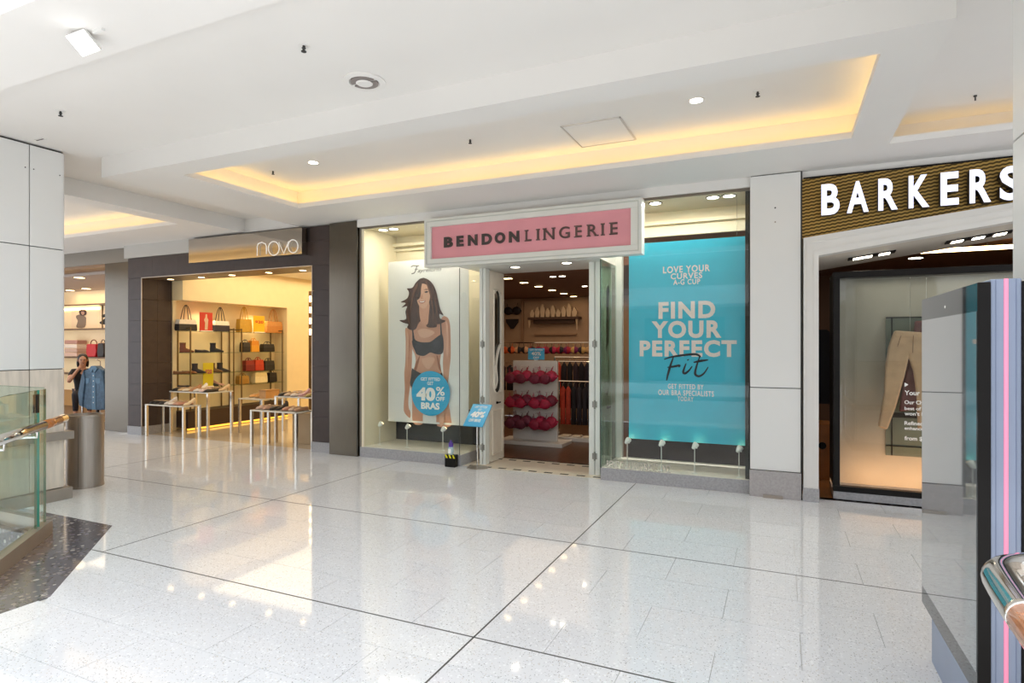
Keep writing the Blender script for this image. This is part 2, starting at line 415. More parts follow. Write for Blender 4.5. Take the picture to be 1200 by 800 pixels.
MB().lathe([(0.05, -0.024), (0.06, -0.018), (0.02, -0.004)], (-2.724, 3.442, 3.4), 20).build('cone', ceil_white, t)
t = empty('access_panel', (-1.527, 5.33, 3.47), 'square flush access hatch in the recessed ceiling', 'hatch')
MB().box(-1.785, -1.27, 5.04, 5.62, 3.462, 3.4695).build('panel', ceil_white, t)
m = MB()
for a, b, c, d in [(-1.80, -1.255, 5.025, 5.034), (-1.80, -1.255, 5.626, 5.635), (-1.80, -1.791, 5.025, 5.635), (-1.264, -1.255, 5.025, 5.635)]: m.box(a, b, c, d, 3.458, 3.4695)
m.build('frame', pm('hatch_frame', 'cfcac4', 0.6), t)
t = empty('flood_lamp', (-3.457, 1.987, 3.2), 'square white floodlight mounted under the ceiling edge at the void', 'light')
for a_, b_, nm, mt in [(0.0, 0.022, 'housing', wall_white), (0.022, 0.026, 'lens', pm('flood_glow', 'ffffff', 0.5, em='ffffff', es=8))]:
    w_ = .058 if nm == 'housing' else .054
    o = MB().box(-w_, w_, -w_, w_, -b_, -a_).build(nm, mt, t, loc=(-3.46, 1.985, 3.16)); o.rotation_euler = (math.radians(-38), math.radians(-14), math.radians(15))
MB().box(-3.47, -3.44, 1.97, 2.0, 3.155, 3.2).build('bracket', wall_white, t)
MB().box(-3.38, -3.30, 1.975, 1.995, 3.185, 3.2).build('cable_box', wall_white, t)
t = empty('slot_sensor', (-6.207, 3.178, 3.4), 'small flat sensor plate on the ceiling by the white column', 'sensor')
MB().box(-6.27, -6.14, 3.16, 3.2, 3.394, 3.3995).build('plate', ceil_white, t); MB().box(-6.26, -6.15, 3.17, 3.18, 3.392, 3.394).build('slot', joint_dark, t)
t = empty('smoke_probe', (1.38, 5.70, 3.45), 'tiny hanging sensor probe in the ceiling bay beside the menswear sign', 'sensor')
MB().lathe([(0.012, -0.001), (0.012, -0.01), (0.005, -0.012), (0.005, -0.04)], (1.38, 5.70, 3.45), 8).build('probe', joint_dark, t)

# the gallery across the void (unseen behind the camera, added for reflections and less flat front light): shops, balcony edge, open skylight above
gal = MB().box(-22, 14, -13.2, -13, -4.4, 5.4).build('wall_far', pm('far_wall', 'a8a298', .6, var=.03), kind='structure')
for i in range(3): pm('far_window_%d' % i, ['2f2925', '4c443c', '6b5c4c'][i], .3)
for i in range(9):
    x = -21 + i * 3.9
    MB().box(x, x + 3.3, -13.0, -12.95, 0, 2.7).build('shop_window', pm('far_window_%d' % (i % 3), ['4a4038', '6b6258', '8b7a66'][i % 3], .3), gal)
    MB().box(x, x + 3.3, -13.0, -12.95, -4.3, -1.4).build('shop_window', MATS['far_window_%d' % ((i + 1) % 3)], gal)
MB().box(-22, 14, -13, -10.5, -.4, 0).build('balcony_slab', wall_white, gal)
MB().box(-22, 14, -13, -10.8, 3.1, 3.8).build('balcony_roof', wall_white, gal)
# ------------------------------------------------------------------ panelled columns by the void
def clad(name, x0, x1, y0, y1, sy, face, label):
    wl = MB().box(x0, x1, y0, y1, 0, 3.395).build(name, joint_dark, kind='structure')
    s = 1 if face > 0 else -1; xf = x1 if face > 0 else x0
    ys = [y0] + sy + [y1]; g = 0.004
    for i in range(len(ys) - 1):
        a, b = ys[i] + g, ys[i + 1] - g
        for z0, z1, mt in [(2.435 + g, 3.38, wall_white), (1.275 + g, 2.435 - g, wall_white), (0.12, 1.275 - g, stone_beige)]:
            MB().box(xf - s * 0.002, xf + s * 0.018, a, b, z0, z1).build('panel', mt, wl, bev=0.002)
        for yy in (a + 0.03, b - 0.03):
            MB().lathe([(0.006, -0.001), (0.006, 0.001)], n=8).build('screw', joint_dark, wl, loc=(xf + s * 0.0185, yy, 3.16)).rotation_euler = (0, math.pi / 2, 0)
    for z0, z1, mt in [(2.435 + g, 3.38, wall_white), (1.275 + g, 2.435 - g, wall_white), (0.12, 1.275 - g, stone_beige)]:
        MB().box(min(x0, x1) + g, max(x0, x1) - g, y1 - 0.002, y1 + 0.018, z0, z1).build('panel', mt, wl, bev=0.002)
        MB().box(min(x0, x1) + g, max(x0, x1) - g, y0 - 0.018, y0 + 0.002, z0, z1).build('panel', mt, wl, bev=0.002)
    MB().box(x0 - 0.06, x1 + 0.06, y0 - 0.06, y1 + 0.06, 0, 0.115).build('skirting', skirt, wl, bev=0.004)
    MB().box(x0 - 0.07, x1 + 0.07, y0 - 0.07, y1 + 0.07, 0.585, 0.665).build('bumper_rail', skirt, wl, bev=0.006)
    return wl
clad('wall_left', -7.5, -6.42, 2.0, 3.48, [2.55, 3.19], 1, None)
clad('wall_right', 0.99, 1.95, 2.1, 3.44, [2.75], -1, None)

# ------------------------------------------------------------------ lingerie shop: shell
BX0, BX1 = -5.12, -0.29
MB().box(-5.50, -5.42, 7.25, 11.7, 0, 2.5).build('wall_left_lingerie_shop', pm('tan_wall', 'bfa083', 0.6, var=0.04), kind='structure')
MB().box(0.06, 0.14, 6.95, 11.7, 0, 2.5).build('wall_right_lingerie_shop', MATS['tan_wall'], kind='structure')
MB().box(-5.5, 0.14, 11.6, 11.7, 0, 2.5).build('wall_back_lingerie_shop', MATS['tan_wall'], kind='structure')
MB().box(-5.5, 0.14, 7.28, 11.7, 2.5, 2.6).build('ceiling_lingerie_shop', brown_ceil, kind='structure')
fb = MB().box(-5.5, 0.14, 7.2, 11.6, -0.1, -0.004).build('floor_lingerie_shop', softblack, kind='structure')
xx = -5.5; k = 0
while xx < 0.1:                              # boards run to the back
    yb = 7.2 + (k % 3) * 0.6 - 1.2
    while yb < 11.5:
        a, b = max(yb, 7.21), min(yb + 1.8, 11.58)
        if b > a and -5.0 < xx < -1.0: MB().box(xx + 0.001, min(xx + 0.149, 0.13), a + 0.001, b - 0.001, -0.004, 0).build('plank', wood_floor, fb)
        yb += 1.8
    xx += 0.15; k += 1
MB().box(-5.5, -5.0, 7.21, 11.58, -0.004, -0.0005).box(-0.94, 0.13, 7.21, 11.58, -0.004, -0.0005).build('plank_field', wood_floor, fb)
# display windows
def display_window(n, x0, x1, xr, ends):
    w = empty('window_%d' % n, (x0, YS, 0), kind='structure')
    MB().box(x0, x1, YS, 7.2, 0, 0.135).build('plinth', grey_gran, w, bev=0.003)
    MB().box(x0 + 0.01, x1 - 0.01, YS + 0.012, 7.19, 0.135, 0.142).build('sill_board', pm('sill_cream', 'ece5d6', 0.35), w)
    MB().box(x0, x1, YS, 7.2, 3.085, 3.2).build('window_ceiling', pm('window_soffit', 'd9ceb4', 0.55), w)
    MB().box(x0, x1, YS - 0.005, YS + 0.03, 3.075, 3.10).build('head_frame', pm('bronze_trim', '7c7367', 0.4, 0.5), w)
    return w
w1 = display_window(1, -5.19, -3.63, -3.65, None)
MB().box(-5.11, -3.655, YS + 0.004, YS + 0.014, 0.136, 3.08).build('pane', glass, w1)
MB().box(-3.645, -3.635, YS + 0.004, 7.19, 0.136, 2.47).build('return_pane', glass, w1)
MB().box(-3.652, -3.646, YS + 0.004, YS + 0.012, 0.136, 2.47).build('pane_edge', joint_dark, w1)
MB().box(-5.19, -5.12, YS, 7.2, 0.135, 3.085).build('side_wall', cream, w1)
MB().box(-5.19, -3.66, 7.2, 7.23, 0.62, 3.085).build('back_partition', cream, w1)
MB().box(-5.19, -3.66, 7.195, 7.23, 0.142, 0.62).build('back_plinth', pm('charcoal_panel', '2a2f35', 0.4), w1)
MB().box(-5.12, -3.66, 7.1, 7.2, 2.93, 2.97).box(-5.12, -3.66, 7.15, 7.2, 2.87, 2.9).build('cornice', cream, w1)
MB().box(-5.19, -5.16, YS - 0.005, YS + 0.02, 0.135, 3.08).build('edge_frame', MATS['bronze_trim'], w1)
w2 = display_window(2, -1.84, -0.285, -1.84, None)
MB().box(-1.83, -0.295, YS + 0.004, YS + 0.014, 0.136, 3.08).build('pane', glass, w2)
MB().box(-1.838, -1.828, YS + 0.004, 7.19, 0.136, 2.47).build('return_pane', glass_mat('return_glass', (0.78, 0.9, 0.85), 1.0), w2)
MB().box(-1.845, -1.838, YS + 0.002, YS + 0.012, 0.136, 2.47).build('pane_edge', joint_dark, w2)
MB().box(-1.84, -0.285, 7.1, 7.2, 2.93, 2.97).box(-1.84, -0.285, 7.16, 7.2, 2.80, 3.085).build('cornice', cream, w2)
MB().box(-1.84, -1.76, 7.12, 7.2, 0.14, 2.9).build('corner_post', off_white, w2)
MB().box(-0.33, -0.285, YS + 0.03, 7.2, 0.14, 3.08).build('side_wall', softblack, w2)
MB().box(-1.70, -0.33, 7.19, 7.21, 0.142, 0.5).build('back_plinth', pm('dark_plum', '33262a', 0.5), w2)
def p_line(s, u0, u1, v0, v1, Y, mt, par, off=0.0, sp=1.0): return ptext(s, u0, u1, v0, v1, Y, mt, par, offset=off, space=sp)
ptext('BENDONLINGERIE.CO.NZ', 711, 786, 542, 551, YS + 0.003, pm('decal_grey', 'cfc8bc', 0.6), w2, name='web_address', offset=0.0, lift=0.001)
# entrance lintel, door posts, threshold
MB().box(-5.21, -0.275, YS - .03, YS, 3.10, 3.2).build('trim_14', ceil_white, kind='structure')
ln = MB().box(-3.64, -1.84, YS - 0.02, 7.27, 2.475, 3.2).build('trim_1', off_white, kind='structure', bev=0.003)
MB().box(-5.5, 0.14, 7.285, 7.34, 2.5, 3.3).build('trim_2', brown_ceil, kind='structure')
def post(n, x0, x1, gap):
    p = empty('trim_%d' % n, (x0, 6.66, 0), kind='structure')
    MB().box(x0, gap - 0.004, 6.66, 6.77, 0, 2.475).build('door_post', off_white, p, bev=0.003)
    MB().box(gap - 0.004, gap + 0.004, 6.69, 6.77, 0, 2.475).build('gap', joint_dark, p)
    MB().box(gap + 0.004, x1, 6.66, 6.77, 0, 2.475).build('door_post', off_white, p, bev=0.003)
    for z in (0.22, 0.82, 1.52):
        MB().tube([(gap, 6.652, z - 0.05), (gap, 6.652, z + 0.05)], 0.011, 8).box(gap - 0.03, gap + 0.03, 6.656, 6.66, z - 0.035, z + 0.035).build('hinge', pm('hinge_nickel', '9a9890', 0.3, 0.9), p)
post(3, -3.47, -3.385, -3.425)
post(4, -2.035, -1.905, -1.965)
th = MB().box(-3.63, -1.84, YS + 0.04, 7.2, -0.004, 0.002).build('trim_5', pm('threshold_stone', 'e2d5c2', 0.3, var=0.04, vs=8), kind='structure')
for i in range(9):
    MB().box(-3.55 + i * 0.2, -3.45 + i * 0.2, YS + 0.07, YS + 0.11, 0.0021, 0.0045).build('dash_tile', softblack, th)
for i in range(9):
    MB().box(-3.45 + i * 0.2, -3.35 + i * 0.2, 7.06, 7.10, 0.0021, 0.0045).build('dash_tile', softblack, th)
MB().box(-3.63, -1.84, 7.17, 7.21, -0.003, 0.008).build('edge_bar', steel, th)
# ornate door leaves, folded back along the entrance
def leaf(n, x, face):
    d = empty('door_%d' % n, (x, 6.76, 0), kind='structure')
    t = 0.035; xa, xb = x - t / 2, x + t / 2
    ya, yb, za, zb = 6.78, 7.20, 0.01, 2.46
    yc = (ya + yb) / 2; hw = 0.105
    # stile and rail frame around an arched light
    arch = [(yc - hw, 0.98)] + [(yc + hw * math.cos(math.pi + a), 0.98 - 0.10 * math.sin(a)) for a in [math.pi * i / 8 for i in range(1, 8)]] + [(yc + hw, 0.98), (yc + hw, 2.12)] + [(yc + hw * math.cos(a), 2.12 + 0.11 * math.sin(a)) for a in [math.pi * i / 8 for i in range(1, 8)]] + [(yc - hw, 2.12)]
    m = MB()
    m.box(xa, xb, ya, yc - hw, za, zb).box(xa, xb, yc + hw, yb, za, zb).box(xa, xb, yc - hw, yc + hw, 2.23, zb).box(xa, xb, yc - hw, yc + hw, za, 0.885)
    for sgn in (1, -1):         # arch corners
        m.yz([(yc + sgn * hw, 2.12), (yc + sgn * hw, 2.24), (yc, 2.24)] + [(yc + sgn * hw * math.sin(a), 2.12 + 0.11 * math.cos(a)) for a in [math.pi / 2 * i / 5 for i in range(1, 5)]], xa, xb)
        m.yz([(yc + sgn * hw, 0.98), (yc + sgn * hw, 0.88), (yc, 0.88)] + [(yc + sgn * hw * math.sin(a), 0.98 - 0.10 * math.cos(a)) for a in [math.pi / 2 * i / 5 for i in range(1, 5)]], xa, xb)
    m.build('leaf_frame', pm('door_cream', 'e6dccb', 0.45, var=0.03, vs=12), d)
    MB().box(x - 0.004, x + 0.004, yc - hw, yc + hw, 0.89, 2.22).build('leaf_glass', pm('dark_lead_glass', '25261f', 0.12, spec=0.8), d)
    xf = xb + 0.004 if face > 0 else xa - 0.004
    MB().tube([(xf, *p) for p in smooth_path([(q[0], q[1]) for q in arch] + [arch[0]], 2)], 0.012, 6).build('arch_bead', MATS['door_cream'], d, smooth=True)
    s_curve = smooth_path([(yc + hw, 1.52), (yc + 0.03, 1.45), (yc - 0.05, 1.25), (yc - 0.02, 1.05), (yc - 0.09, 0.95), (yc - hw, 1.08), (yc - 0.07, 1.25)], 5)
    MB().tube([(xf, *p) for p in s_curve], 0.021, 6).build('carved_scroll', MATS['door_cream'], d, smooth=True)
    MB().tube([(xf, yc - hw, 1.05), (xf, yc - 0.03, 1.3), (xf, yc + 0.06, 1.5)], 0.013, 6).build('carved_scroll', MATS['door_cream'], d, smooth=True)
    MB().tube([(xf, ya + .07, .1), (xf, yb - .07, .1), (xf, yb - .07, .66), (xf, ya + .07, .66), (xf, ya + .07, .1)], 0.012, 6).build('panel_bead', MATS['door_cream'], d)
    xh = xf + 0.02 * face
    MB().tube([(xh, yc - 0.04, 0.76), (xh, yc + 0.05, 0.76)], 0.010, 8).box(min(xf, xh), max(xf, xh), yc - 0.035, yc - 0.015, 0.745, 0.775).build('handle', black, d)
leaf(1, -3.40, 1)
leaf(2, -1.925, 1)
# interior fittings of the lingerie shop
for i, (x, y) in enumerate([(-3.643, 7.887), (-3.655, 8.517), (-3.669, 9.16), (-3.698, 9.885), (-3.73, 10.6), (-3.77, 11.3)]):
    t = empty('track_spot', (x, y, 2.5), ['nearest', 'second', 'third', 'fourth', 'fifth', 'farthest'][i] + ' small spot of the row deep inside the lingerie shop ceiling', 'light', 'row of spots in the lingerie shop ceiling')
    MB().box(x - 0.06, x + 0.06, y - 0.04, y + 0.04, 2.485, 2.499).build('body', black, t); MB().box(x - 0.055, x + 0.055, y - 0.035, y + 0.035, 2.48, 2.485).build('lens', lamp_warm, t)
for x, y, lb in [(-2.99, 8.03, 'twin recessed spot in the brown shop ceiling, nearer the entrance'), (-2.85, 8.03, 'second lens beside the twin spot in the brown shop ceiling'), (-2.99, 9.54, 'recessed spot in the brown shop ceiling by the right door post')]:
    downlight(x, y, 2.5, 0.045, lb, lamp_white, 'spots in the brown shop ceiling', black)
for x, y, lb in [(-2.987, 6.69, 'left downlight under the shop entrance lintel'), (-2.286, 6.60, 'right downlight under the shop entrance lintel')]:
    downlight(x, y, 2.475, 0.055, lb, lamp_white, 'downlights under the entrance lintel', MATS['hinge_nickel'])
for x, y, lb in [(-4.952, 6.66, 'left of the paired downlights in the model poster window'), (-4.773, 6.65, 'right of the paired downlights in the model poster window'), (-1.27, 6.66, 'downlight beside the pink sign in the blue poster window'), (-0.66, 6.65, 'left of the paired downlights in the blue poster window'), (-0.497, 6.65, 'right of the paired downlights in the blue poster window')]:
    downlight(x, y, 3.085, 0.06, lb, lamp_white, 'display window downlights', black)
lamp('window_light', 'AREA', (-4.3, 6.62, 3.06), 15, (1, 0.94, 0.84), (0, 0, 0), 0.9, 0.15)
lamp('window_light', 'AREA', (-1.05, 6.60, 3.06), 24, (1, 0.94, 0.84), (0, 0, 0), 1.2, 0.12)
lamp('shop_light', 'AREA', (-3.3, 9.6, 2.46), 27, (1, 0.74, 0.50), (0, 0, 0), 3.2, 3.2)
# ------------------------------------------------------------------ pilasters and the pillar between the shops
def pilaster(x0, x1, y0, y1, z1, label):
    t = empty('steel_pilaster', ((x0 + x1) / 2, y0, 0), label, 'pilaster')
    MB().box(x0, x1, y0, y1, 0, z1).build('cladding', steel, t, bev=0.004)
    MB().box(x1 - 0.014, x1 - 0.004, y0 - 0.002, y0, 0.0, z1).build('seam', joint_dark, t)
pilaster(-5.70, -5.21, 6.44, 7.0, 3.19, 'brushed steel pilaster between the dark tiled shopfront and the poster window')
pilaster(-10.92, -10.22, 6.60, 7.1, 2.955, 'brushed steel pilaster at the left edge of the dark tiled shopfront')
pl = MB().box(-0.275, 0.19, 6.42, 6.95, 0, 3.2).build('wall_pillar', joint_dark, kind='structure')
for z0, z1, mt in [(1.088, 3.19, wall_white), (0.268, 1.080, wall_white)]:
    MB().box(-0.28, 0.175, 6.40, 6.422, z0, z1).build('panel', mt, pl, bev=0.002)
MB().box(-0.285, 0.18, 6.385, 6.422, 0.0, 0.262).build('granite_base', pm('pink_grey_granite', 'aaa4a2', 0.12, var=0.08, vs=50), pl, bev=0.002)
MB().box(-0.16, 0.02, 6.36, 6.385, 0.0, 0.03).build('foot_plate', skirt, pl)
for z in (2.86, 2.72): MB().lathe([(0.008, -0.001), (0.008, 0.001)], n=8).build('screw', joint_dark if z > 2.8 else skirt, pl, loc=(-0.05, 6.3995, z)).rotation_euler = (math.pi / 2, 0, 0)
# ------------------------------------------------------------------ pink sign over the entrance
SY = 6.30
t = empty('shop_sign', (-2.7, SY, 2.478), 'pink sign in a pale frame reading BENDON LINGERIE', 'sign')
m = MB()
for a, b, c, d in [(-4.062, -1.344, 2.478, 2.578), (-4.062, -1.344, 2.978, 3.078), (-4.062, -3.968, 2.578, 2.978), (-1.463, -1.344, 2.578, 2.978)]: m.box(a, b, SY, YS - 0.02, c, d)
m.build('frame', off_white, t, bev=0.004)
m = MB()
for a, b, c, d in [(-4.03, -1.376, 2.510, 2.520), (-4.03, -1.376, 3.036, 3.046), (-4.03, -4.02, 2.52, 3.036), (-1.386, -1.376, 2.52, 3.036)]: m.box(a, b, SY - 0.008, SY + 0.002, c, d)
m.build('moulding', pm('mould_grey', 'c9ccc4', 0.4), t, bev=0.003)
MB().box(-3.968, -1.463, SY + 0.035, SY + 0.06, 2.578, 2.978).build('panel', pm('sign_pink', 'e79da6', 0.45, var=0.03, vs=3), t)
sgn_dk = pm('sign_charcoal', '423a38', 0.4); sgn_br = pm('sign_brown', '5c4642', 0.4)
def sgn_letter(ch, u0, u1, v0, v1, mt, off, serif):
    um = (u0 + u1) / 2; Yp = SY + 0.02
    x0, x1 = at(u0, v0, Yp)[0], at(u1, v0, Yp)[0]; zt, zb = at(um, v0, Yp)[1], at(um, v1, Yp)[1]
    zt, zb = 2.845 + (zt - 2.845) * 0.3, 2.715 + (zb - 2.715) * 0.3
    m = letter_mb(ch, x0, x1, zb, zt, Yp, 0.016, off)
    w = x1 - x0; s = 0.011
    for rx, top in serif:
        c = x0 + rx * w; z = zt if top else zb
        m.box(c - 0.022, c + 0.022, Yp - 0.0005, Yp + 0.015, z - s if top else z, z if top else z + s)
    m.build('letter_' + ch.lower(), mt, t, fixn=False)
for ch, a, b, c, d in [('B', 320, 402, 470, 565), ('E', 438, 502, 458, 555), ('N', 545, 632, 447, 548), ('D', 675, 768, 440, 540), ('O', 797, 893, 425, 530), ('N', 930, 1025, 415, 520)]:
    sgn_letter(ch, 480 + a / 8, 480 + b / 8, 220 + c / 8, 220 + d / 8, sgn_dk, 0.045, [])
for ch, a, b, c, d, sf in [('L', 1085, 1140, 405, 508, [(0.15, 1), (0.15, 0)]), ('I', 1192, 1210, 395, 497, [(0.5, 1), (0.5, 0)]), ('N', 1255, 1355, 385, 500, [(0.08, 1), (0.08, 0), (0.92, 1)]), ('G', 1400, 1500, 370, 482, []),
                       ('E', 1553, 1612, 362, 475, [(0.1, 1), (0.1, 0)]), ('R', 1668, 1760, 352, 465, [(0.1, 1), (0.1, 0), (0.9, 0)]), ('I', 1800, 1818, 345, 460, [(0.5, 1), (0.5, 0)]), ('E', 1882, 1948, 332, 448, [(0.1, 1), (0.1, 0)])]:
    sgn_letter(ch, 480 + a / 8, 480 + b / 8, 220 + c / 8, 220 + d / 8, sgn_br, 0.008, sf)
# ------------------------------------------------------------------ blue poster
PB = 6.65
t = empty('blue_poster', (-0.94, PB, 0.455), 'large blue hanging poster reading FIND YOUR PERFECT Fit', 'poster')
MB().box(-1.563, -0.34, PB, PB + 0.006, 0.455, 2.645).build('sheet', blue, t)
for s_, u0, u1, v0, v1, off, mt in [('LOVE YOUR', 777, 832, 311, 319, .03, pale_ink), ('CURVES', 786, 823, 319.5, 326.5, .03, pale_ink), ('A-G CUP', 789, 820.5, 327, 333.3, .025, pale_ink),
        ('FIND', 771.7, 838.3, 353, 373, .05, pale_ink), ('YOUR', 763.6, 845.6, 375.5, 396, .05, pale_ink), ('PERFECT', 749.7, 863.4, 398.5, 418, .05, pale_ink),
        ('GET FITTED BY', 782.7, 824.4, 450, 455.8, .015, pale_ink), ('OUR BRA SPECIALISTS', 771.5, 836.6, 457.3, 463.6, .015, pale_ink), ('TODAY', 794, 812.7, 464.6, 470, .015, pale_ink)]:
    ptext(s_, u0, u1, v0, v1, PB, mt, t, offset=off * .85, space=1.16)
def pxs(pts, Y, ox, oy, sc): return [at(ox + x / sc, oy + y / sc, Y) for x, y in pts]
m = MB(); yl = PB - 0.004
for path in [[(205, 165), (250, 150), (330, 138), (400, 133), (428, 146), (422, 152)], [(262, 152), (245, 200), (228, 260), (220, 297)], [(225, 215), (262, 210), (300, 203), (295, 213)],
             [(342, 190), (328, 225), (324, 246), (336, 252), (358, 236), (380, 208)], [(352, 165), (356, 171)], [(428, 146), (412, 190), (399, 240), (402, 262), (425, 270), (455, 250), (480, 212)], [(388, 184), (430, 175), (480, 168)]]:
    stroke(smooth_path(pxs(path, PB, 740, 390, 5.333), 5), 0.025, yl, m, taper=True)
m.build('script_lettering', black_ink, t, fixn=False)
for x in (-1.5, -0.42):
    MB().tube([(x, PB + 0.003, 2.64), (x, PB + 0.003, 3.08)], 0.0015, 5).build('hanging_wire', chrome, t)
# ------------------------------------------------------------------ poster with a printed model
PA = 6.75
t = empty('model_poster', (-4.3, PA, 0.46), 'large pale poster with a printed photo of a woman in black lingerie', 'poster')
xl = at(455, 300, PA)[0]; zb = at(455, 492, PA)[1]; zt = at(455, 307, PA)[1]
MB().box(xl, -3.675, PA, PA + 0.006, zb, zt).build('sheet', pm('poster_paper', 'e6e4df', 0.45), t)
skin = pm('print_skin', 'cf9c82', 0.5, col2='c08a70', vs=2.5); skin_d = pm('print_skin_shadow', '97614a', 0.5); skin_l = pm('print_skin_light', 'd6a78d', 0.5)
hair = pm('print_hair', '3a2622', 0.5, col2='57382e', vs=14, stretch=(4, 1, 0.6)); lace = pm('print_lace', '1d1b20', 0.5, col2='37343a', vs=60)
LY = [0]
def pr(pts, mt, name, sm=True):
    LY[0] += 1
    q = pts
    if sm: q = smooth_path(list(pts) + [pts[0]], 3)[:-1]
    MB().poly([(x, PA - 0.0006 * LY[0], z) for x, z in pxs(q, PA, 440, 300, 8)]).build(name, mt, t, fixn=False)
pr([(285, 672), (345, 690), (350, 760), (345, 900), (340, 1050), (330, 1180), (310, 1330), (312, 1420), (328, 1460), (326, 1515), (300, 1500), (270, 1460), (265, 1400), (275, 1250), (270, 1100), (280, 1000), (284, 800), (278, 700)], skin, 'printed_arm')
pr([(640, 560), (680, 580), (700, 650), (705, 800), (705, 950), (695, 1050), (685, 1150), (670, 1250), (655, 1330), (620, 1330), (612, 1300), (638, 1200), (632, 1000), (638, 900), (625, 760), (610, 620)], skin, 'printed_arm')
pr([(335, 1205), (450, 1260), (445, 1500), (436, 1576), (352, 1560), (345, 1400)], skin, 'printed_leg')
pr([(500, 1260), (640, 1200), (690, 1400), (705, 1500), (706, 1592), (582, 1592), (570, 1480), (540, 1400)], skin, 'printed_leg')
pr([(310, 672), (350, 640), (415, 600), (415, 470), (505, 460), (505, 590), (600, 600), (640, 565), (640, 700), (635, 800), (618, 900), (606, 1000), (614, 1060), (630, 1120), (630, 1230), (500, 1330), (330, 1230), (350, 1100), (376, 1000), (372, 930), (345, 860), (345, 760)], skin, 'printed_torso')
pr([(378, 1000), (400, 960), (420, 930), (395, 1040), (372, 1090), (362, 1085)], skin_d, 'print_shadow')
pr([(606, 1000), (590, 950), (575, 930), (590, 1040), (612, 1080), (617, 1070)], skin_d, 'print_shadow')
pr([(420, 560), (500, 545), (500, 590), (460, 640), (420, 610)], skin_d, 'print_shadow')
pr([(514, 1025), (524, 1022), (524, 1036), (514, 1038)], skin_d, 'print_navel')
pr([(345, 690), (357, 690), (368, 770), (350, 785)], lace, 'print_strap', False)
pr([(608, 625), (619, 625), (628, 752), (612, 748)], lace, 'print_strap', False)
pr([(345, 800), (362, 768), (385, 792), (430, 806), (475, 808), (520, 802), (570, 765), (610, 738), (636, 755), (637, 900), (580, 920), (520, 903), (490, 918), (450, 936), (390, 920), (370, 880), (352, 840)], lace, 'printed_top')
pr([(345, 1050), (370, 1066), (430, 1098), (520, 1120), (600, 1110), (626, 1093), (634, 1200), (560, 1290), (480, 1330), (400, 1265), (330, 1210), (336, 1130)], lace, 'printed_briefs')
pr([(455, 203), (500, 222), (540, 262), (572, 330), (592, 420), (612, 500), (642, 556), (604, 542), (612, 588), (664, 606), (612, 634), (580, 640), (572, 666), (500, 668), (478, 650), (440, 600), (404, 636), (384, 680), (346, 696), (300, 670), (312, 640), (268, 626), (228, 602), (290, 590), (284, 520), (300, 470), (248, 484), (288, 440), (238, 432), (300, 396), (318, 340), (298, 304), (348, 298), (380, 250), (418, 214)], hair, 'printed_hair')
pr([(412, 440), (505, 430), (502, 560), (490, 640), (440, 640), (418, 560)], skin, 'printed_neck')
pr([(440, 258), (482, 268), (510, 310), (516, 360), (506, 430), (472, 484), (440, 490), (408, 456), (391, 400), (400, 340), (418, 288)], skin_l, 'printed_face')
pr([(440, 258), (418, 288), (400, 340), (391, 400), (400, 410), (425, 380), (432, 300)], hair, 'printed_fringe')
pr([(462, 334), (484, 328), (500, 334), (486, 343), (468, 343)], lace, 'printed_eye')
pr([(408, 348), (420, 340), (434, 344), (424, 354), (412, 356)], lace, 'printed_eye')
pr([(456, 318), (480, 308), (502, 314), (482, 316)], hair, 'printed_brow')
pr([(440, 350), (448, 390), (440, 400), (428, 392)], skin, 'printed_nose')
pr([(410, 418), (440, 424), (472, 414), (466, 434), (440, 444), (418, 436)], pm('print_lips', 'a8574e', 0.5), 'printed_mouth')
pr([(416, 422), (440, 427), (466, 419), (456, 432), (430, 434)], white_ink, 'printed_teeth')
for q_ in ([(300, 700), (318, 760), (315, 900), (305, 1050), (298, 1000), (297, 850)], [(660, 600), (685, 650), (690, 800), (680, 950), (672, 900), (675, 750)], [(440, 960), (500, 945), (560, 955), (545, 1010), (500, 1060), (450, 1010)], [(400, 700), (440, 680), (520, 690), (560, 720), (500, 760), (430, 760)], [(600, 1440), (640, 1430), (650, 1560), (610, 1580)]):
    pr(q_, skin_l, 'print_highlight')
hair_l = pm('print_hair_light', '6e4a3a', 0.5)
for q_ in ([(470, 230), (500, 270), (530, 360), (545, 480), (556, 600), (540, 500), (520, 380), (490, 280)], [(400, 250), (360, 330), (340, 430), (330, 540), (348, 450), (372, 350), (405, 280)], [(560, 380), (580, 470), (590, 580), (570, 480)], [(300, 520), (310, 590), (330, 650), (322, 590)]):
    pr(q_, hair_l, 'print_hair_strand')
for q_ in ([(380, 820), (420, 812), (450, 850), (420, 890), (385, 870)], [(540, 800), (590, 780), (620, 830), (590, 880), (550, 850)]):
    pr(q_, pm('print_lace_light', '45424a', 0.5, col2='201e24', vs=80), 'print_lace_cup')
m = MB()
stroke(smooth_path(pxs([(345, 105), (365, 92), (395, 95), (420, 92)], PA, 440, 300, 8), 4), 0.012, PA - 0.03, m); stroke(smooth_path(pxs([(400, 95), (390, 130), (375, 160), (350, 168)], PA, 440, 300, 8), 4), 0.014, PA - 0.03, m); stroke(pxs([(380, 128), (410, 124)], PA, 440, 300, 8), 0.008, PA - 0.03, m)
m.build('script_initial', grey_ink, t, fixn=False)
ptext('ayreform', 440 + 408 / 8, 440 + 628 / 8, 300 + 112 / 8, 300 + 160 / 8, PA, grey_ink, t, shear=0.35, offset=.012, lift=0.03)
MB().box(xl, -3.675, PA - 0.006, PA + 0.01, zb - 0.012, zb + 0.012).build('bottom_rail', off_white, t)
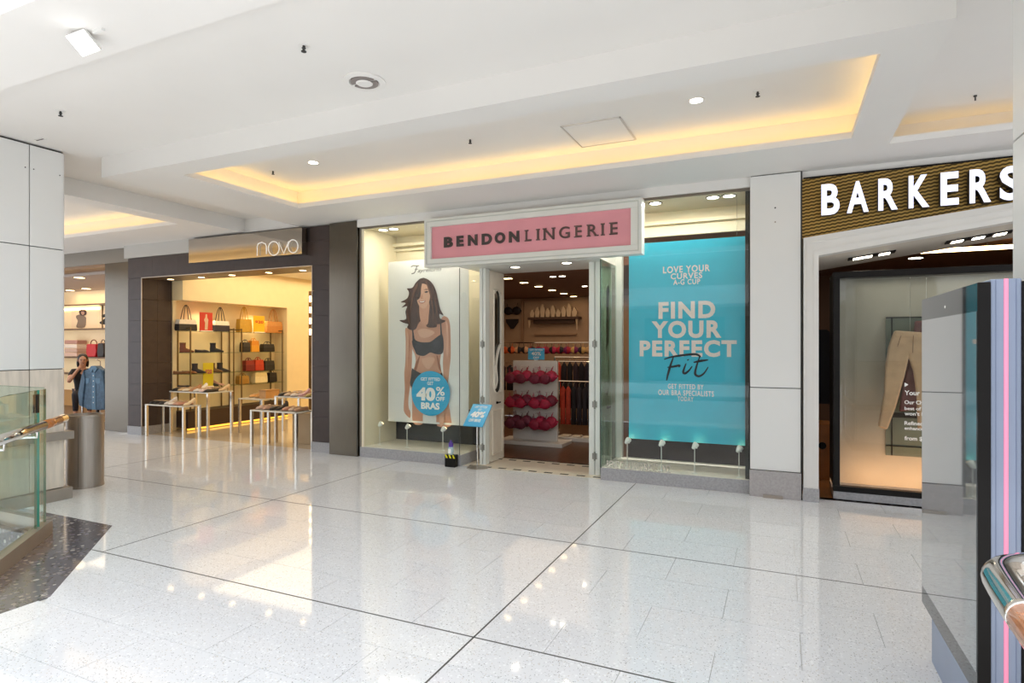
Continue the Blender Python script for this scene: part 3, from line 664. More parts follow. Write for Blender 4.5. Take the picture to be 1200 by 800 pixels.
# round sticker
dx, dz = at(504.4, 460.8, PA - 0.04); rr = at(504.4, 434.5, PA - 0.04)[1] - dz
t = empty('round_sticker', (dx, PA - 0.04, dz - rr), 'round blue sticker reading GET FITTED GET 40% OFF BRAS', 'sticker')
MB().add([(dx + rr * math.cos(2 * math.pi * i / 48), PA - 0.04 + k * 0.004, dz + rr * math.sin(2 * math.pi * i / 48)) for k in (0, 1) for i in range(48)], [list(range(48)), list(range(48, 96))] + [(i, (i + 1) % 48, 48 + (i + 1) % 48, 48 + i) for i in range(48)]).build('disc', pm('sticker_blue', '29a9d6', 0.4), t)
MB().box(dx - 0.02, dx + 0.02, PA - 0.036, PA - 0.025, dz - 0.02, dz + 0.02).build('pad', white_ink, t)
for s_, a, b, c, d, off in [('GET FITTED', 425, 606, 338, 368, .02), ('GET', 486, 544, 376, 408, .02), ('40', 384, 562, 430, 556, .06), ('%', 568, 650, 425, 508, .02), ('OFF', 566, 650, 518, 558, .03), ('BRAS', 428, 602, 572, 636, .05)]:
    ptext(s_, 440 + a / 8, 440 + b / 8, 400 + c / 8, 400 + d / 8, PA - 0.04, white_ink, t, offset=off)
# little spotlights standing in the windows
def window_spot(x, y, ztop, label, aim):
    t = empty('window_spotlight', (x, y, 0.142), label, 'spotlight', 'small spotlights on thin stalks in the display windows')
    MB().lathe([(0.03, 0), (0.03, 0.006), (0.004, 0.012)], (x, y, 0.142), 12).build('foot', off_white, t)
    MB().tube([(x, y, 0.15), (x, y, ztop)], 0.0045, 6).build('stalk', off_white, t)
    MB().tube([(x - 0.02, y - 0.01, ztop - 0.012), (x, y + 0.01, ztop + 0.012), (x + 0.012, y + 0.03, ztop + 0.03)], [0.012, 0.03, 0.034], 10).build('head', off_white, t, smooth=True)
    MB().tube([(x - 0.028, y, ztop - 0.004), (x + 0.028, y, ztop - 0.004)], 0.008, 6).build('yoke', off_white, t)
    MB().tube([(x + 0.012, y + 0.03, ztop + 0.03), (x + 0.0125, y + 0.0312, ztop + 0.0312)], 0.028, 10).build('lens', lamp_warm, t)
for u, v, y, lb in [(445, 498, 6.66, 'small spotlight beside the left edge of the model poster'), (477, 501, 6.64, 'small spotlight under the left half of the model poster'), (519, 504, 6.64, 'small spotlight under the right half of the model poster'),
                    (735, 518, 6.55, 'leftmost of four small spotlights under the blue poster'), (775, 521, 6.55, 'second from left of four small spotlights under the blue poster'), (814, 524, 6.55, 'third from left of four small spotlights under the blue poster'), (866, 528, 6.55, 'rightmost of four small spotlights under the blue poster')]:
    x, z = at(u, v, y); window_spot(x, y, z, lb, 0)
# ------------------------------------------------------------------ hazard box, bottle, tilted floor sign
t = empty('hazard_box', (-3.73, 6.40, 0), 'small black box with yellow chevrons on the floor by the window', 'box')
MB().box(-3.80, -3.655, 6.36, 6.44, 0, 0.105).build('body', black, t, bev=0.004)
MB().xz([(-3.80, 0.105), (-3.655, 0.105), (-3.655, 0.15), (-3.80, 0.15)], 6.365, 6.435).build('top', black, t)
yel = pm('hazard_yellow', 'e6dc1e', 0.5)
for i in range(3):
    x = -3.80 + i * 0.052
    MB().xz([(x, 0.15), (x + 0.022, 0.15), (x + 0.04, 0.11), (x + 0.016, 0.11)], 6.362, 6.3655).build('chevron', yel, t)
t = empty('spray_bottle', (-3.735, 6.40, 0.15), 'clear bottle with a purple top standing on the black and yellow box', 'bottle')
MB().lathe([(0.032, 0), (0.034, 0.01), (0.034, 0.085), (0.03, 0.095)], (-3.735, 6.40, 0.1505), 16).build('bottle_body', pm('bottle_plastic', 'b9cfd0', 0.2), t, smooth=True)
MB().lathe([(0.03, 0.095), (0.03, 0.14), (0.016, 0.15), (0.012, 0.175)], (-3.735, 6.40, 0.1505), 16).build('cap', pm('purple_plastic', '5b3f9e', 0.35), t, smooth=True)
MB().box(-3.735 - 0.02, -3.735 + 0.02, 6.364, 6.3655, 0.17, 0.225).build('paper_label', white_ink, t)
t = empty('floor_sign', (-3.40, 6.47, 0), 'small tilted blue floor sign on a slim pole beside the open door', 'sign')
MB().lathe([(0.13, 0), (0.13, 0.008), (0.015, 0.014)], (-3.40, 6.47, 0.0), 28).build('base', skirt, t)
MB().tube([(-3.40, 6.47, 0.01), (-3.40, 6.47, 0.575)], 0.010, 8).build('pole', chrome, t)
def tilt(x, q, lift=0): return (x, 6.38 + q * 0.265 - lift * 0.67, 0.515 + q * 0.24 + lift * 0.74)
MB().add([tilt(x, q, l) for l in (0, 0.012) for x, q in [(-3.547, 0), (-3.28, 0), (-3.28, 1), (-3.547, 1)]], [(0, 3, 2, 1), (4, 5, 6, 7), (0, 1, 5, 4), (1, 2, 6, 5), (2, 3, 7, 6), (3, 0, 4, 7)]).build('board', pm('sign_blue', '4fb3e0', 0.4), t)
for s_, a, b, c, d, off in [('GET FITTED', -3.50, -3.33, 0.82, 0.92, .01), ('GET', -3.44, -3.39, 0.70, 0.79, .01), ('40%', -3.51, -3.32, 0.38, 0.66, .06), ('OFF BRAS', -3.50, -3.34, 0.18, 0.32, .03)]:
    vs, fs = glyphs(s_, off); MB().add([tilt(x, q, 0.0135) for x, q in fit(vs, a, b, c, d)], fs).build('lettering', white_ink, t, fixn=False)
# ------------------------------------------------------------------ menswear shop at the right
bw = pm('portal_white', 'e3e0da', 0.45, var=0.01)
pt = empty('trim_6', (0.2, 6.38, 0), kind='structure')
MB().xz([(0.2, 2.54), (3.2, 2.882), (3.2, 2.75), (0.33, 2.363), (0.33, 0.13), (0.2, 0.13)], 6.38, 6.52).build('portal_frame', bw, pt)
MB().xz([(0.23, 2.50), (3.2, 2.84), (3.2, 2.825), (0.245, 2.487), (0.245, 0.13), (0.23, 0.13)], 6.372, 6.38).build('portal_bead', bw, pt)
MB().xz([(0.285, 2.425), (3.2, 2.785), (3.2, 2.775), (0.295, 2.415), (0.295, 0.13), (0.285, 0.13)], 6.374, 6.38).build('portal_bead', bw, pt)
MB().box(0.195, 0.335, 6.37, 6.52, 0, 0.13).build('portal_base', grey_gran, pt)
MB().add([(0.33, 6.52, 2.363), (3.2, 6.52, 2.75), (3.2, 7.0, 2.68), (0.33, 7.0, 2.285), (0.33, 6.52, 2.45), (3.2, 6.52, 2.83), (3.2, 7.0, 2.83), (0.33, 7.0, 2.45)], [(0, 1, 2, 3), (4, 7, 6, 5), (0, 4, 5, 1), (1, 5, 6, 2), (2, 6, 7, 3), (3, 7, 4, 0)]).build('portal_soffit', pm('soffit_beige', 'd8cdbd', 0.5), pt)
MB().box(0.19, 3.2, 6.46, 6.6, 3.125, 3.2).build('trim_7', ceil_white, kind='structure')
gm = bpy.data.materials.new('gold_mesh'); gm.use_nodes = True; N = gm.node_tree.nodes; L = gm.node_tree.links
gb = N['Principled BSDF']; gb.inputs['Roughness'].default_value = 0.42; gb.inputs['Metallic'].default_value = 0.6
g_ = N.new('ShaderNodeNewGeometry'); wv = N.new('ShaderNodeTexWave'); wv.bands_direction = 'Z'; wv.inputs['Scale'].default_value = 10; wv.inputs['Distortion'].default_value = 0
mp = N.new('ShaderNodeMapping'); mp.inputs['Rotation'].default_value = (0, math.radians(8), 0); L.new(g_.outputs['Position'], mp.inputs[0])
sn = N.new('ShaderNodeTexWave'); sn.bands_direction = 'X'; sn.wave_profile = 'SIN'; sn.inputs['Scale'].default_value = 7; L.new(g_.outputs['Position'], sn.inputs['Vector'])
ad = N.new('ShaderNodeVectorMath'); ad.operation = 'MULTIPLY_ADD'; L.new(sn.outputs['Color'], ad.inputs[0]); ad.inputs[1].default_value = (0, 0, 0.005); L.new(mp.outputs[0], ad.inputs[2]); L.new(ad.outputs[0], wv.inputs['Vector'])
cr = N.new('ShaderNodeValToRGB'); cr.color_ramp.elements[0].color = (*lin('4c3c1c'), 1); cr.color_ramp.elements[1].color = (*lin('b5934e'), 1); cr.color_ramp.elements[0].position = 0.3; cr.color_ramp.elements[1].position = 0.7
L.new(wv.outputs['Color'], cr.inputs[0]); L.new(cr.outputs[0], gb.inputs['Base Color'])
t = empty('shop_sign', (1.5, 6.42, 2.6), 'gold mesh sign band with white glowing letters BARKERS', 'sign')
MB().xz([(0.18, 2.542), (3.2, 2.887), (3.2, 3.12), (0.18, 3.12)], 6.43, 6.47).build('mesh_panel', gm, t)
MB().xz([(0.2, 3.12), (3.2, 3.12), (3.2, 3.135), (0.2, 3.135)], 6.425, 6.47).build('top_edge', black, t)
let_w = pm('letter_glow', 'eef0ff', 0.4, em='e6e9ff', es=.72); let_s = pm('letter_side', '2a2620', 0.4)
for ch, x0, x1 in [('B', .351, .504), ('A', .563, .739), ('R', .815, .967), ('K', 1.05, 1.206), ('E', 1.288, 1.42), ('R', 1.497, 1.647), ('S', 1.707, 1.855)]:
    o = letter_mb(ch, x0, x1, 2.738, 3.03, 6.345, 0.004, 0.032).build('letter_' + ch.lower(), let_w, t, fixn=False)
    letter_mb(ch, x0, x1, 2.738, 3.03, 6.35, 0.075, 0.032).build('return_' + ch.lower(), let_s, o, fixn=False)
MB().box(0.34, 4.2, 12.0, 12.1, 0, 2.75).build('wall_back_menswear_shop', pm('brown_wall', '5a4030', 0.6), kind='structure')
MB().box(0.2, 0.3, 6.96, 12, 0, 2.75).build('wall_left_menswear_shop', pm('grey_green_wall', '6b6655', 0.6, var=0.1), kind='structure')
MB().box(4.1, 4.2, 6.6, 12, 0, 2.75).build('wall_right_menswear_shop', MATS['brown_wall'], kind='structure')
MB().box(0.2, 4.2, 7.0, 12.1, 2.75, 2.85).build('ceiling_menswear_shop', pm('brown_timber_ceiling', '5e4028', 0.6, var=0.2, stretch=(8, 1, 1)), kind='structure')
fm = MB().box(0.2, 4.2, 6.52, 12.1, -0.1, -0.004).build('floor_menswear_shop', softblack, kind='structure')
for i in range(26): MB().box(0.2 + i * 0.15 + .001, 0.349 + i * 0.15, 6.53, 12, -0.004, 0).build('plank', pm('honey_plank', 'a8703c', 0.3, var=0.15, vs=5, stretch=(8, 1, 1)), fm)
for i, xs in enumerate([[.70, .77, .92], [1.50, 1.66, 1.82]]):
    def sz(x): return 2.363 + (x - .33) * 0.1348 - 0.034
    t = empty('slot_downlight', (xs[1], 6.75, sz(xs[1])), ['black slot fitting with lamps in the soffit above the dark doorway gap', 'black slot fitting with lamps in the soffit at the right by the column'][i], 'light', 'slot lights in the menswear soffit')
    xa, xb = xs[0] - 0.09, xs[2] + 0.09
    MB().add([(xa, 6.72, sz(xa) - 0.008), (xb, 6.72, sz(xb) - 0.008), (xb, 6.80, sz(xb) - 0.018), (xa, 6.80, sz(xa) - 0.018)] + [(xa, 6.72, sz(xa) + .01), (xb, 6.72, sz(xb) + .01), (xb, 6.80, sz(xb)), (xa, 6.80, sz(xa))], [(0, 1, 2, 3), (4, 5, 6, 7), (0, 1, 5, 4), (1, 2, 6, 5), (2, 3, 7, 6), (3, 0, 4, 7)]).build('slot', black, t)
    for x in xs: MB().add([(x - .045, 6.725, sz(x - .045) - .012), (x + .045, 6.725, sz(x + .045) - .012), (x + .045, 6.795, sz(x + .045) - .021), (x - .045, 6.795, sz(x - .045) - .021)], [(0, 1, 2, 3)]).build('lens', lamp_white, t)
downlight(1.746, 10.05, 2.75, 0.09, 'single bright downlight in the brown menswear ceiling', lamp_white, None, black)
t = empty('light_beam', (2.2, 8.6, 2.7), 'long thin suspended light bar inside the menswear shop', 'light')
MB().box(1.55, 3.0, 8.55, 8.62, 2.62, 2.66).build('bar', lamp_warm, t); MB().tube([(2.2, 8.6, 2.66), (2.2, 8.6, 2.749)], 0.006, 6).build('hanger', black, t)
# framed display in that shopfront
t = empty('display_case', (1.8, 6.62, 0), 'black framed glass display case with trousers in the menswear shopfront', 'display case')
m = MB()
for a, b, c, d in [(.467, 3.1, 2.16, 2.222), (.467, 3.1, .075, .13), (.467, .527, .13, 2.16), (3.04, 3.1, .13, 2.16)]: m.box(a, b, 6.60, 6.68, c, d)
m.build('frame', black, t, bev=0.004)
MB().box(.47, 3.1, 6.61, 7.1, 0, .075).build('base', grey_gran, t)
MB().box(.527, 3.04, 6.63, 6.64, .13, 2.16).build('pane', glass_mat('case_glass', (0.93, 0.94, 0.93), 1.0), t)
MB().box(.47, 3.1, 7.05, 7.1, .075, 2.22).build('backdrop', pm('case_grey', 'a19d8d', 0.6, var=0.03), t)
MB().box(.47, 3.1, 6.68, 7.05, 2.19, 2.22).build('case_top', softblack, t)
MB().box(.467, .48, 6.68, 7.05, .13, 2.19).build('case_side', softblack, t)
MB().box(.53, 3.04, 6.69, 6.71, .076, .1).build('light_strip', pm('strip_orange', 'ff9d55', .5, em='ff9d55', es=1.0), t)
lamp('case_strip', 'AREA', (1.8, 6.72, .115), 12, (1, .52, .25), (math.radians(112), 0, 0), 2.4, .04)
lamp('case_lamp', 'AREA', (1.8, 6.85, 2.17), 3, (1, .95, .85), (0, 0, 0), 2.2, .2)
DCASE = t
MB().poly([(x, 6.626, z) for x, z in pxs([(240, 352), (258, 362), (240, 373)], 6.626, 1000, 360, 4)]).build('arrow_mark', white_ink, t, fixn=False)
QB = 7.03
t = empty('trouser_poster', (1.5, QB, .4), 'dark green panel with black frame lines behind the khaki trousers', 'poster')
gx0, gz1 = at(1038, 371.5, QB); gz0 = at(1038, 533, QB)[1]
MB().box(gx0, gx0 + .75, QB, QB + .015, gz0, gz1).build('sheet', pm('green_board', '66705f', .5, col2='535c4e', vs=2), t)
x1_ = at(1045, 400, QB)[0]; zz = at(1045, 522, QB)[1]; z2 = at(1045, 483, QB)[1]; z3 = at(1045, 449, QB)[1]
for a, b, c, d in [(gx0, gx0 + .75, gz1 - .012, gz1), (x1_ - .006, x1_ + .006, gz0, gz1), (gx0, gx0 + .75, zz - .006, zz + .006), (x1_, gx0 + .75, z2 - .05, z2), (gx0, gx0 + .75, z3 - .003, z3 + .003), (gx0 - .004, gx0 + .03, z3 + .15, z3 + .5 - .32)]:
    MB().box(a, b, QB - .006, QB, c, d).build('frame_line', black, t)
for s_, a, b, c, d in [('Your', 240, 312, 390, 412), ('Our Chino', 240, 360, 437, 455), ('best of the', 240, 360, 467, 483), ("won't let", 240, 350, 490, 508), ('Refined f', 240, 345, 535, 553), ('enhance,', 240, 335, 560, 578), ('from $', 240, 325, 605, 627)]:
    ptext(s_, 1000 + a / 4, 1000 + b / 4, 360 + c / 4, 360 + d / 4, 6.626, white_ink, DCASE, offset=.02, lift=0)
def trouser(name, pts, y0, y1, mt, label, hang):
    t = empty(name, (*[at(1062, 500, y0)[0]], y0, .45), label, 'trousers')
    q = pxs(pts, y0, 1000, 360, 4)
    o = MB().xz(q, y0, y1).build('legs', mt, t, bev=.018)
    (xa, za), (xb, zb_) = q[0], q[1]
    MB().box(xa + .005, xb, y0 - .006, y1 + .006, min(za, zb_) - .045, min(za, zb_) - .01).build('waistband', mt, t, bev=.004)
    xc = (xa + xb) / 2
    MB().tube([(xc + .02, y0 - .008, za - .05), (xc + .015, y0 - .008, za - .22)], .003, 5).build('fly', pm('seam_brown', '7a6248', .7), t)
    MB().tube([(xa + .05, y0 - .006, za - .05), (xa + .02, y0 - .006, za - .16)], .003, 5).build('pocket', MATS['seam_brown'], t)
    MB().tube([(xc, (y0 + y1) / 2, za - .02), (xc, (y0 + y1) / 2, hang)], .002, 5).build('wire', chrome, t)
trouser('khaki_trousers', [(195, 108), (345, 118), (356, 200), (352, 300), (356, 420), (352, 560), (305, 572), (300, 420), (284, 300), (262, 235), (240, 330), (200, 470), (160, 575), (118, 560), (146, 400), (152, 270), (165, 190), (182, 140)], 6.86, 6.92, pm('khaki_cloth', 'c0a17c', .8, var=.08, vs=12, sheen=.2), 'khaki trousers hanging in the black framed display case', 2.2)
trouser('maroon_trousers', [(290, 62), (400, 66), (405, 200), (398, 480), (340, 490), (325, 400), (300, 480), (215, 490), (235, 360), (262, 235), (285, 120)], 6.95, 6.99, pm('maroon_cloth', '6b4443', .8, var=.08, vs=12), 'maroon trousers hanging behind the khaki pair', 2.2)
# clothes and crate glimpsed in the gap left of the case
t = empty('clothes_rail', (.42, 8.2, 0), 'black clothes rail glimpsed left of the framed case', 'rail')
MB().tube([(.36, 7.4, 1.75), (.36, 9.2, 1.75)], .014, 6).build('bar', black, t); MB().tube([(.36, 7.4, 0), (.36, 7.4, 1.76)], .014, 6).build('upright', black, t); MB().tube([(.36, 9.2, 0), (.36, 9.2, 1.76)], .014, 6).build('upright', black, t)
for i in range(5):
    y = 7.55 + i * .3
    MB().loft([[(.37 + a * w, y + b * .05, z) for a, b in [(-.1, -1), (1, -1), (1, 1), (-.1, 1)]] for z, w in [(.85, .26), (1.2, .25), (1.55, .24), (1.68, .1)]]).build('dark_coat', pm('navy_cloth_%d' % (i % 3), ['23262e', '2e2a2a', '3a3d36'][i % 3], .8), None, label=['first', 'second', 'third', 'fourth', 'fifth'][i] + ' dark coat from the front on the rail left of the framed case', cat='coat', group='coats on the menswear rail')
t = empty('wood_crate', (.42, 7.7, 0), 'orange wooden crate standing low in the gap left of the framed case', 'crate')
MB().box(.33, .52, 7.5, 7.9, 0.0, .62).build('body', pm('crate_wood', 'b9763a', .4, var=.15, vs=5), t, bev=.005); MB().lathe([(.04, 0), (.04, .006)], n=14).build('hand_hole', black, t, loc=(.425, 7.4985, .38)).rotation_euler = (math.pi / 2, 0, 0)
lamp('menswear_light', 'AREA', (2.2, 9.0, 2.7), 22, (1, .82, .6), (0, 0, 0), 2.5, 3)
# ------------------------------------------------------------------ digital kiosk
t = empty('digital_kiosk', (.71, 3.02, 0), 'tall double sided digital directory screen with a pink light line', 'kiosk'); t.rotation_euler = (0, 0, .008)
lav = pm('lavender_metal', '939eb4', .35, .3, var=.02)
MB().box(.656, .742, 2.55, 3.39, 0, 1.73).build('core', lav, t, bev=.003)
for xa, xb, nm in [(.619, .656, -1), (.742, .779, 1)]:
    s = MB().box(xa, xb, 2.543, 3.395, .277, 1.72).build('screen_housing', black, t, bev=.002)
    xf = xa - .0015 if nm < 0 else xb
    MB().box(xf, xf + .0015, 2.545, 3.393, .279, 1.718).build('bezel_glass', pm('bezel_gloss', '2a2a2b', .03, spec=.5), s)
    xd = xf - .001 if nm < 0 else xf + .0015
    MB().box(xd, xd + .001, 2.552, 3.386, .36, 1.62).build('display', pm('screen_gloss', '6f7172', .03, spec=.9, coat=1), s)
    MB().lathe([(.006, 0), (.006, .001)], n=8).build('camera_dot', white_ink, s, loc=(xd, 2.97, 1.66)).rotation_euler = (0, math.pi / 2, 0)
MB().box(.694, .704, 2.547, 2.55, 0.01, 1.73).build('light_line', pm('pink_led', 'ff8fa8', .4, em='ff5a80', es=0.75), t)
for x in (.671, .727): MB().box(x - .001, x + .001, 2.548, 2.55, .01, 1.728).build('groove', pm('lav_dark', '7f8aa3', .4, .3), t)
# ------------------------------------------------------------------ handrail at the right front
t = empty('stair_handrail', (.5, 1.75, 0), 'polished steel handrail elbow with a timber grip in the right corner', 'handrail')
RZ = .955
MB().tube(smooth_path([(.447, 1.49, RZ), (.462, 1.68, RZ), (.478, 1.765, RZ), (.53, 1.83, RZ), (.66, 1.90, RZ), (.95, 2.02, RZ)], 6), .037, 20).build('steel_elbow', chrome, t, smooth='all')
MB().tube([(.42, 1.0, RZ), (.447, 1.49, RZ)], .036, 20).build('timber_grip', timber, t, smooth='all')
MB().tube([(.95, 2.02, RZ), (.95, 2.02, .0)], .02, 12).build('post', chrome, t, smooth=True)
MB().tube([(.435, 1.25, RZ - .03), (.47, 1.25, .0)], .02, 12).build('post', chrome, t, smooth=True)
# ------------------------------------------------------------------ glass balustrade at the left
E0 = Vector((-5.29, 2.74, 0)); ED = Vector((.719, -.695, 0)); EN = Vector((.695, .719, 0))
t = empty('glass_balustrade', (-5.29, 2.74, 0), 'green tinted glass balustrade with a timber and steel handrail beside the void', 'balustrade')
def slab(s0, s1, z0, z1, w, off=0.0):
    p = [E0 + ED * a + EN * (off + b) for a, b in [(s0, -w / 2), (s1, -w / 2), (s1, w / 2), (s0, w / 2)]]
    return MB().xy([(q.x, q.y) for q in p], z0, z1)
for s0, s1 in [(0, .135), (.19, 1.25)]:
    g = slab(s0, s1, .05, 1.16, .016).build('glass_panel', glass_g, t)
    slab(s0 - .003, s0, .05, 1.16, .016).build('glass_edge', glass_e, g); slab(s1, s1 + .003, .05, 1.16, .016).build('glass_edge', glass_e, g)
slab(-.06, 1.3, 0.002, .11, .07).build('base_channel', skirt, t)
g = MB().box(-6.40, -5.42, 2.79, 2.806, .05, 1.16).build('glass_panel', glass_g, t)
MB().box(-6.40, -5.42, 2.79, 2.806, 1.16, 1.163).build('glass_edge', glass_mat('pale_edge', (.55, .8, .7), 1), g)
MB().box(-6.41, -5.36, 2.765, 2.835, .002, .11).build('base_channel', skirt, t)
slab(.185, 1.25, 1.16, 1.163, .016).build('glass_top', MATS['pale_edge'], t)
slab(.165, .195, .99, 1.13, .03).build('clip', black, t)
def rp(s, z=.92): 
    q = E0 + ED * s + EN * .12; return (q.x, q.y, z)
h = MB().tube([rp(.10), rp(.44)], .034, 18).build('timber_grip', timber, t, smooth='all')
MB().tube([rp(-.02), rp(.10)], .034, 18).build('steel_end', chrome, t, smooth=True)
MB().tube([rp(.44), rp(1.3)], .034, 18).build('steel_rail', chrome, t, smooth='all')
for s in (.55, 1.1):
    a = rp(s, .89); b = E0 + ED * s + EN * .01; MB().tube([a, (a[0], a[1], .85), (b.x, b.y, .85)], .009, 8).build('bracket', chrome, t)
# beyond it the far run of the balustrade, along the other side of the void
t = empty('glass_balustrade', (-9.0, 2.0, 0), 'far glass balustrade run glimpsed through the nearer green glass', 'balustrade')
for i in range(3): MB().box(-9.3 + i * .01, -9.285 + i * .01, -1.5 + i * 1.2, -.35 + i * 1.2, .05, 1.16).build('glass_panel', glass_g, t)
MB().box(-9.33, -9.24, -1.6, 2.2, 0.0, .1).build('base_channel', skirt, t)
MB().tube([(-9.2, -1.6, .92), (-9.2, 2.1, .92)], .034, 12).build('handrail', chrome, t, smooth='all')
MB().box(-18, -9.1, -4, 2.0, -.35, 0).build('floor_far_side', floor_mat, kind='structure')
# ------------------------------------------------------------------ litter bin
t = empty('litter_bin', (-6.79, 3.90, 0), 'round brushed steel litter bin beside the white panelled column', 'bin')
MB().lathe([(.172, 0), (.172, .02), (.168, .022), (.168, .74), (.173, .742), (.173, .768), (.16, .77), (.15, .765), (.145, .70)], (-6.79, 3.90, 0), 40).build('body', steel_bin, t, smooth=True)
MB().lathe([(.144, .60), (.144, .68)], (-6.79, 3.90, 0), 30).build('liner', black, t)
a_ = math.radians(-50); MB().box(-.002, .002, -.001, .001, .02, .74).build('seam', joint_dark, t, loc=(-6.79 + .1685 * math.cos(a_), 3.90 + .1685 * math.sin(a_), 0))
# ------------------------------------------------------------------ shoe shop: tiled portal
NY = 6.50
po = MB().box(-10.12, -9.80, NY + .012, 7.04, 0, 2.98).box(-6.03, -5.73, NY + .012, 7.04, 0, 2.98).box(-10.12, -5.73, NY + .012, 7.04, 2.66, 3.19).build('wall_shoe_shop_front', pm('tile_grout', '2c2523', .6), kind='structure')
MB().box(-10.13, -9.76, NY - .01, 7.05, 0, .14).build('base_block', grey_gran, po); MB().box(-6.07, -5.72, NY - .01, 7.05, 0, .14).build('base_block', grey_gran, po)
zs = [.14 + i * .357 for i in range(8)]
for i in range(7):
    for xa, xb in [(-10.126, -9.77), (-6.06, -5.72)]:
        MB().box(xa, xb - .003, NY, NY + .014, zs[i] + .002, zs[i + 1] - .002).build('tile', brown_tile, po)
    for j in range(2):      # reveals
        ya, yb = NY + .016 + j * .265, NY + .278 + j * .265
        MB().box(-9.80, -9.77, ya, yb, zs[i] + .002, min(zs[i + 1], 2.64) - .002).build('tile', brown_tile, po)
        MB().box(-6.06, -6.03, ya, yb, zs[i] + .002, min(zs[i + 1], 2.64) - .002).build('tile', brown_tile, po)
for i in range(7):
    w = (10.126 - 5.72) / 7; xa = -10.126 + i * w
    if xa + w / 2 < -9.7 or xa + w / 2 > -6.1: pass
    MB().box(xa + .001, xa + w - .002, NY, NY + .014, 2.642, 2.98).build('tile', brown_tile, po)
MB().box(-6.10, -5.72, NY, NY + .014, 2.983, 3.19).build('tile', brown_tile, po)
MB().box(-9.77, -6.06, NY + .002, 7.04, 2.635, 2.66).build('soffit', pm('portal_soffit_brown', '5d4a36', .4), po)
m = MB().box(-9.775, -9.763, NY - .006, NY + .004, .14, 2.642).box(-6.068, -6.056, NY - .006, NY + .004, .14, 2.642).box(-9.775, -6.056, NY - .006, NY + .004, 2.632, 2.644)
m.build('edge_trim', pm('trim_taupe', 'b9ab9b', .3, .5), po)
MB().box(-10.2, -8.47, NY - .02, NY + .1, 2.985, 3.2).build('trim_8', pm('grey_fascia', 'bdbab4', .5), kind='structure')
for i, u in enumerate([200, 236, 272, 315, 355]):
    x = at(u, 325, 6.8)[0]
    downlight(max(x, -9.68), 6.8, 2.634, .05, ['leftmost', 'second', 'middle', 'fourth', 'rightmost'][i] + ' downlight under the dark tiled portal of the shoe shop', lamp_warm, 'downlights under the tiled portal', steel)
t = empty('shop_sign', (-7.3, 6.36, 2.79), 'polished panel sign with outlined white letters novo', 'sign')
MB().box(-8.462, -6.14, 6.38, NY - .005, 2.79, 3.165).build('panel', pm('polished_bronze', 'bdb5ab', .07, 1.0), t, bev=.003)
MB().box(-8.462, -6.14, 6.376, 6.38, 2.785, 2.795).build('bottom_lip', black, t)
neon = pm('neon_white', 'f4f1ea', .4, em='fff6ec', es=.25)
def nx(pts): return [(x, 6.355, z) for x, z in pxs(pts, 6.355, 140, 250, 4.446)]
def ring(cx, cy, rx, ry): return [(cx + rx * math.cos(2 * math.pi * i / 20), cy + ry * math.sin(2 * math.pi * i / 20)) for i in range(21)]
for nm, paths in [('letter_n', [[(718, 220), (718, 172), (722, 158), (742, 150), (760, 158), (766, 172), (766, 212)]]), ('letter_o', [ring(804, 182, 28, 36)]), ('letter_v', [[(830, 150), (856, 208), (882, 145)]]), ('letter_o', [ring(904, 171, 26, 34)])]:
    m = MB()
    for p in paths: m.tube(nx(p), .008, 6)
    o = m.build(nm, neon, t, smooth='all')
# interior shell
shop_w = pm('shop_cream', 'f0dcb0', .55, var=.02)
MB().box(-9.95, -9.86, 7.04, 13.2, 0, 2.95).build('wall_left_shoe_shop', shop_w, kind='structure')
MB().box(-5.83, -5.73, 7.04, 13.2, 0, 2.95).build('wall_right_shoe_shop', shop_w, kind='structure')
MB().box(-9.95, -5.73, 13.2, 13.3, 0, 2.95).build('wall_back_shoe_shop', shop_w, kind='structure')
MB().box(-9.95, -5.73, 7.04, 13.3, 2.95, 3.05).build('ceiling_shoe_shop', pm('shop_ceiling', 'efe6d2', .6), kind='structure')
MB().box(-10.2, -5.72, 6.62, 13.2, -.1, -.0005).build('floor_shoe_shop', pm('cream_tile_floor', 'd9c8ae', .08, var=.03, vs=3), kind='structure')
bk = MB().box(-9.86, -9.50, 7.05, 10.4, 2.30, 2.95).build('trim_9', shop_w, kind='structure')
MB().box(-9.86, -9.50, 9.45, 10.25, 0, 2.30).build('trim_10', shop_w, kind='structure')
MB().box(-9.86, -9.76, 7.05, 7.12, 0, 2.30).build('trim_11', shop_w, kind='structure')
pn = MB().box(-9.86, -9.47, 7.13, 9.44, 0.05, .34).build('trim_12', pm('plinth_brown', '3a2618', .5), kind='structure')
MB().box(-9.50, -9.468, 7.13, 9.44, .012, .04).build('kick_light', pm('kick_glow', 'ffc24a', .5, em='ffc24a', es=1.3), pn)
lamp('shoe_shop_light', 'AREA', (-7.8, 9.6, 2.90), 110, (1, .80, .50), (0, 0, 0), 3.2, 5.0)
for y in (7.6, 8.8): lamp('niche_light', 'SPOT', (-9.62, y, 2.28), 22, (1, .80, .5), (0, 0, 0), .03, spot=math.radians(120), blend=1)
for x, y, lb in [(-6.9, 8.3, 'nearer ceiling spot inside the shoe shop'), (-7.4, 10.2, 'farther ceiling spot inside the shoe shop')]: downlight(x, y, 2.95, .07, lb, lamp_warm, 'ceiling spots inside the shoe shop', steel)
t = empty('air_grille', (-6.4, 8.4, 2.95), 'grey slotted air grille in the shoe shop ceiling', 'grille')
MB().box(-6.65, -6.2, 8.25, 8.45, 2.935, 2.9495).build('frame', MATS['grey_fascia'], t)
for i in range(4): MB().box(-6.63, -6.22, 8.27 + i * .045, 8.29 + i * .045, 2.93, 2.935).build('slat', grey_ink, t)
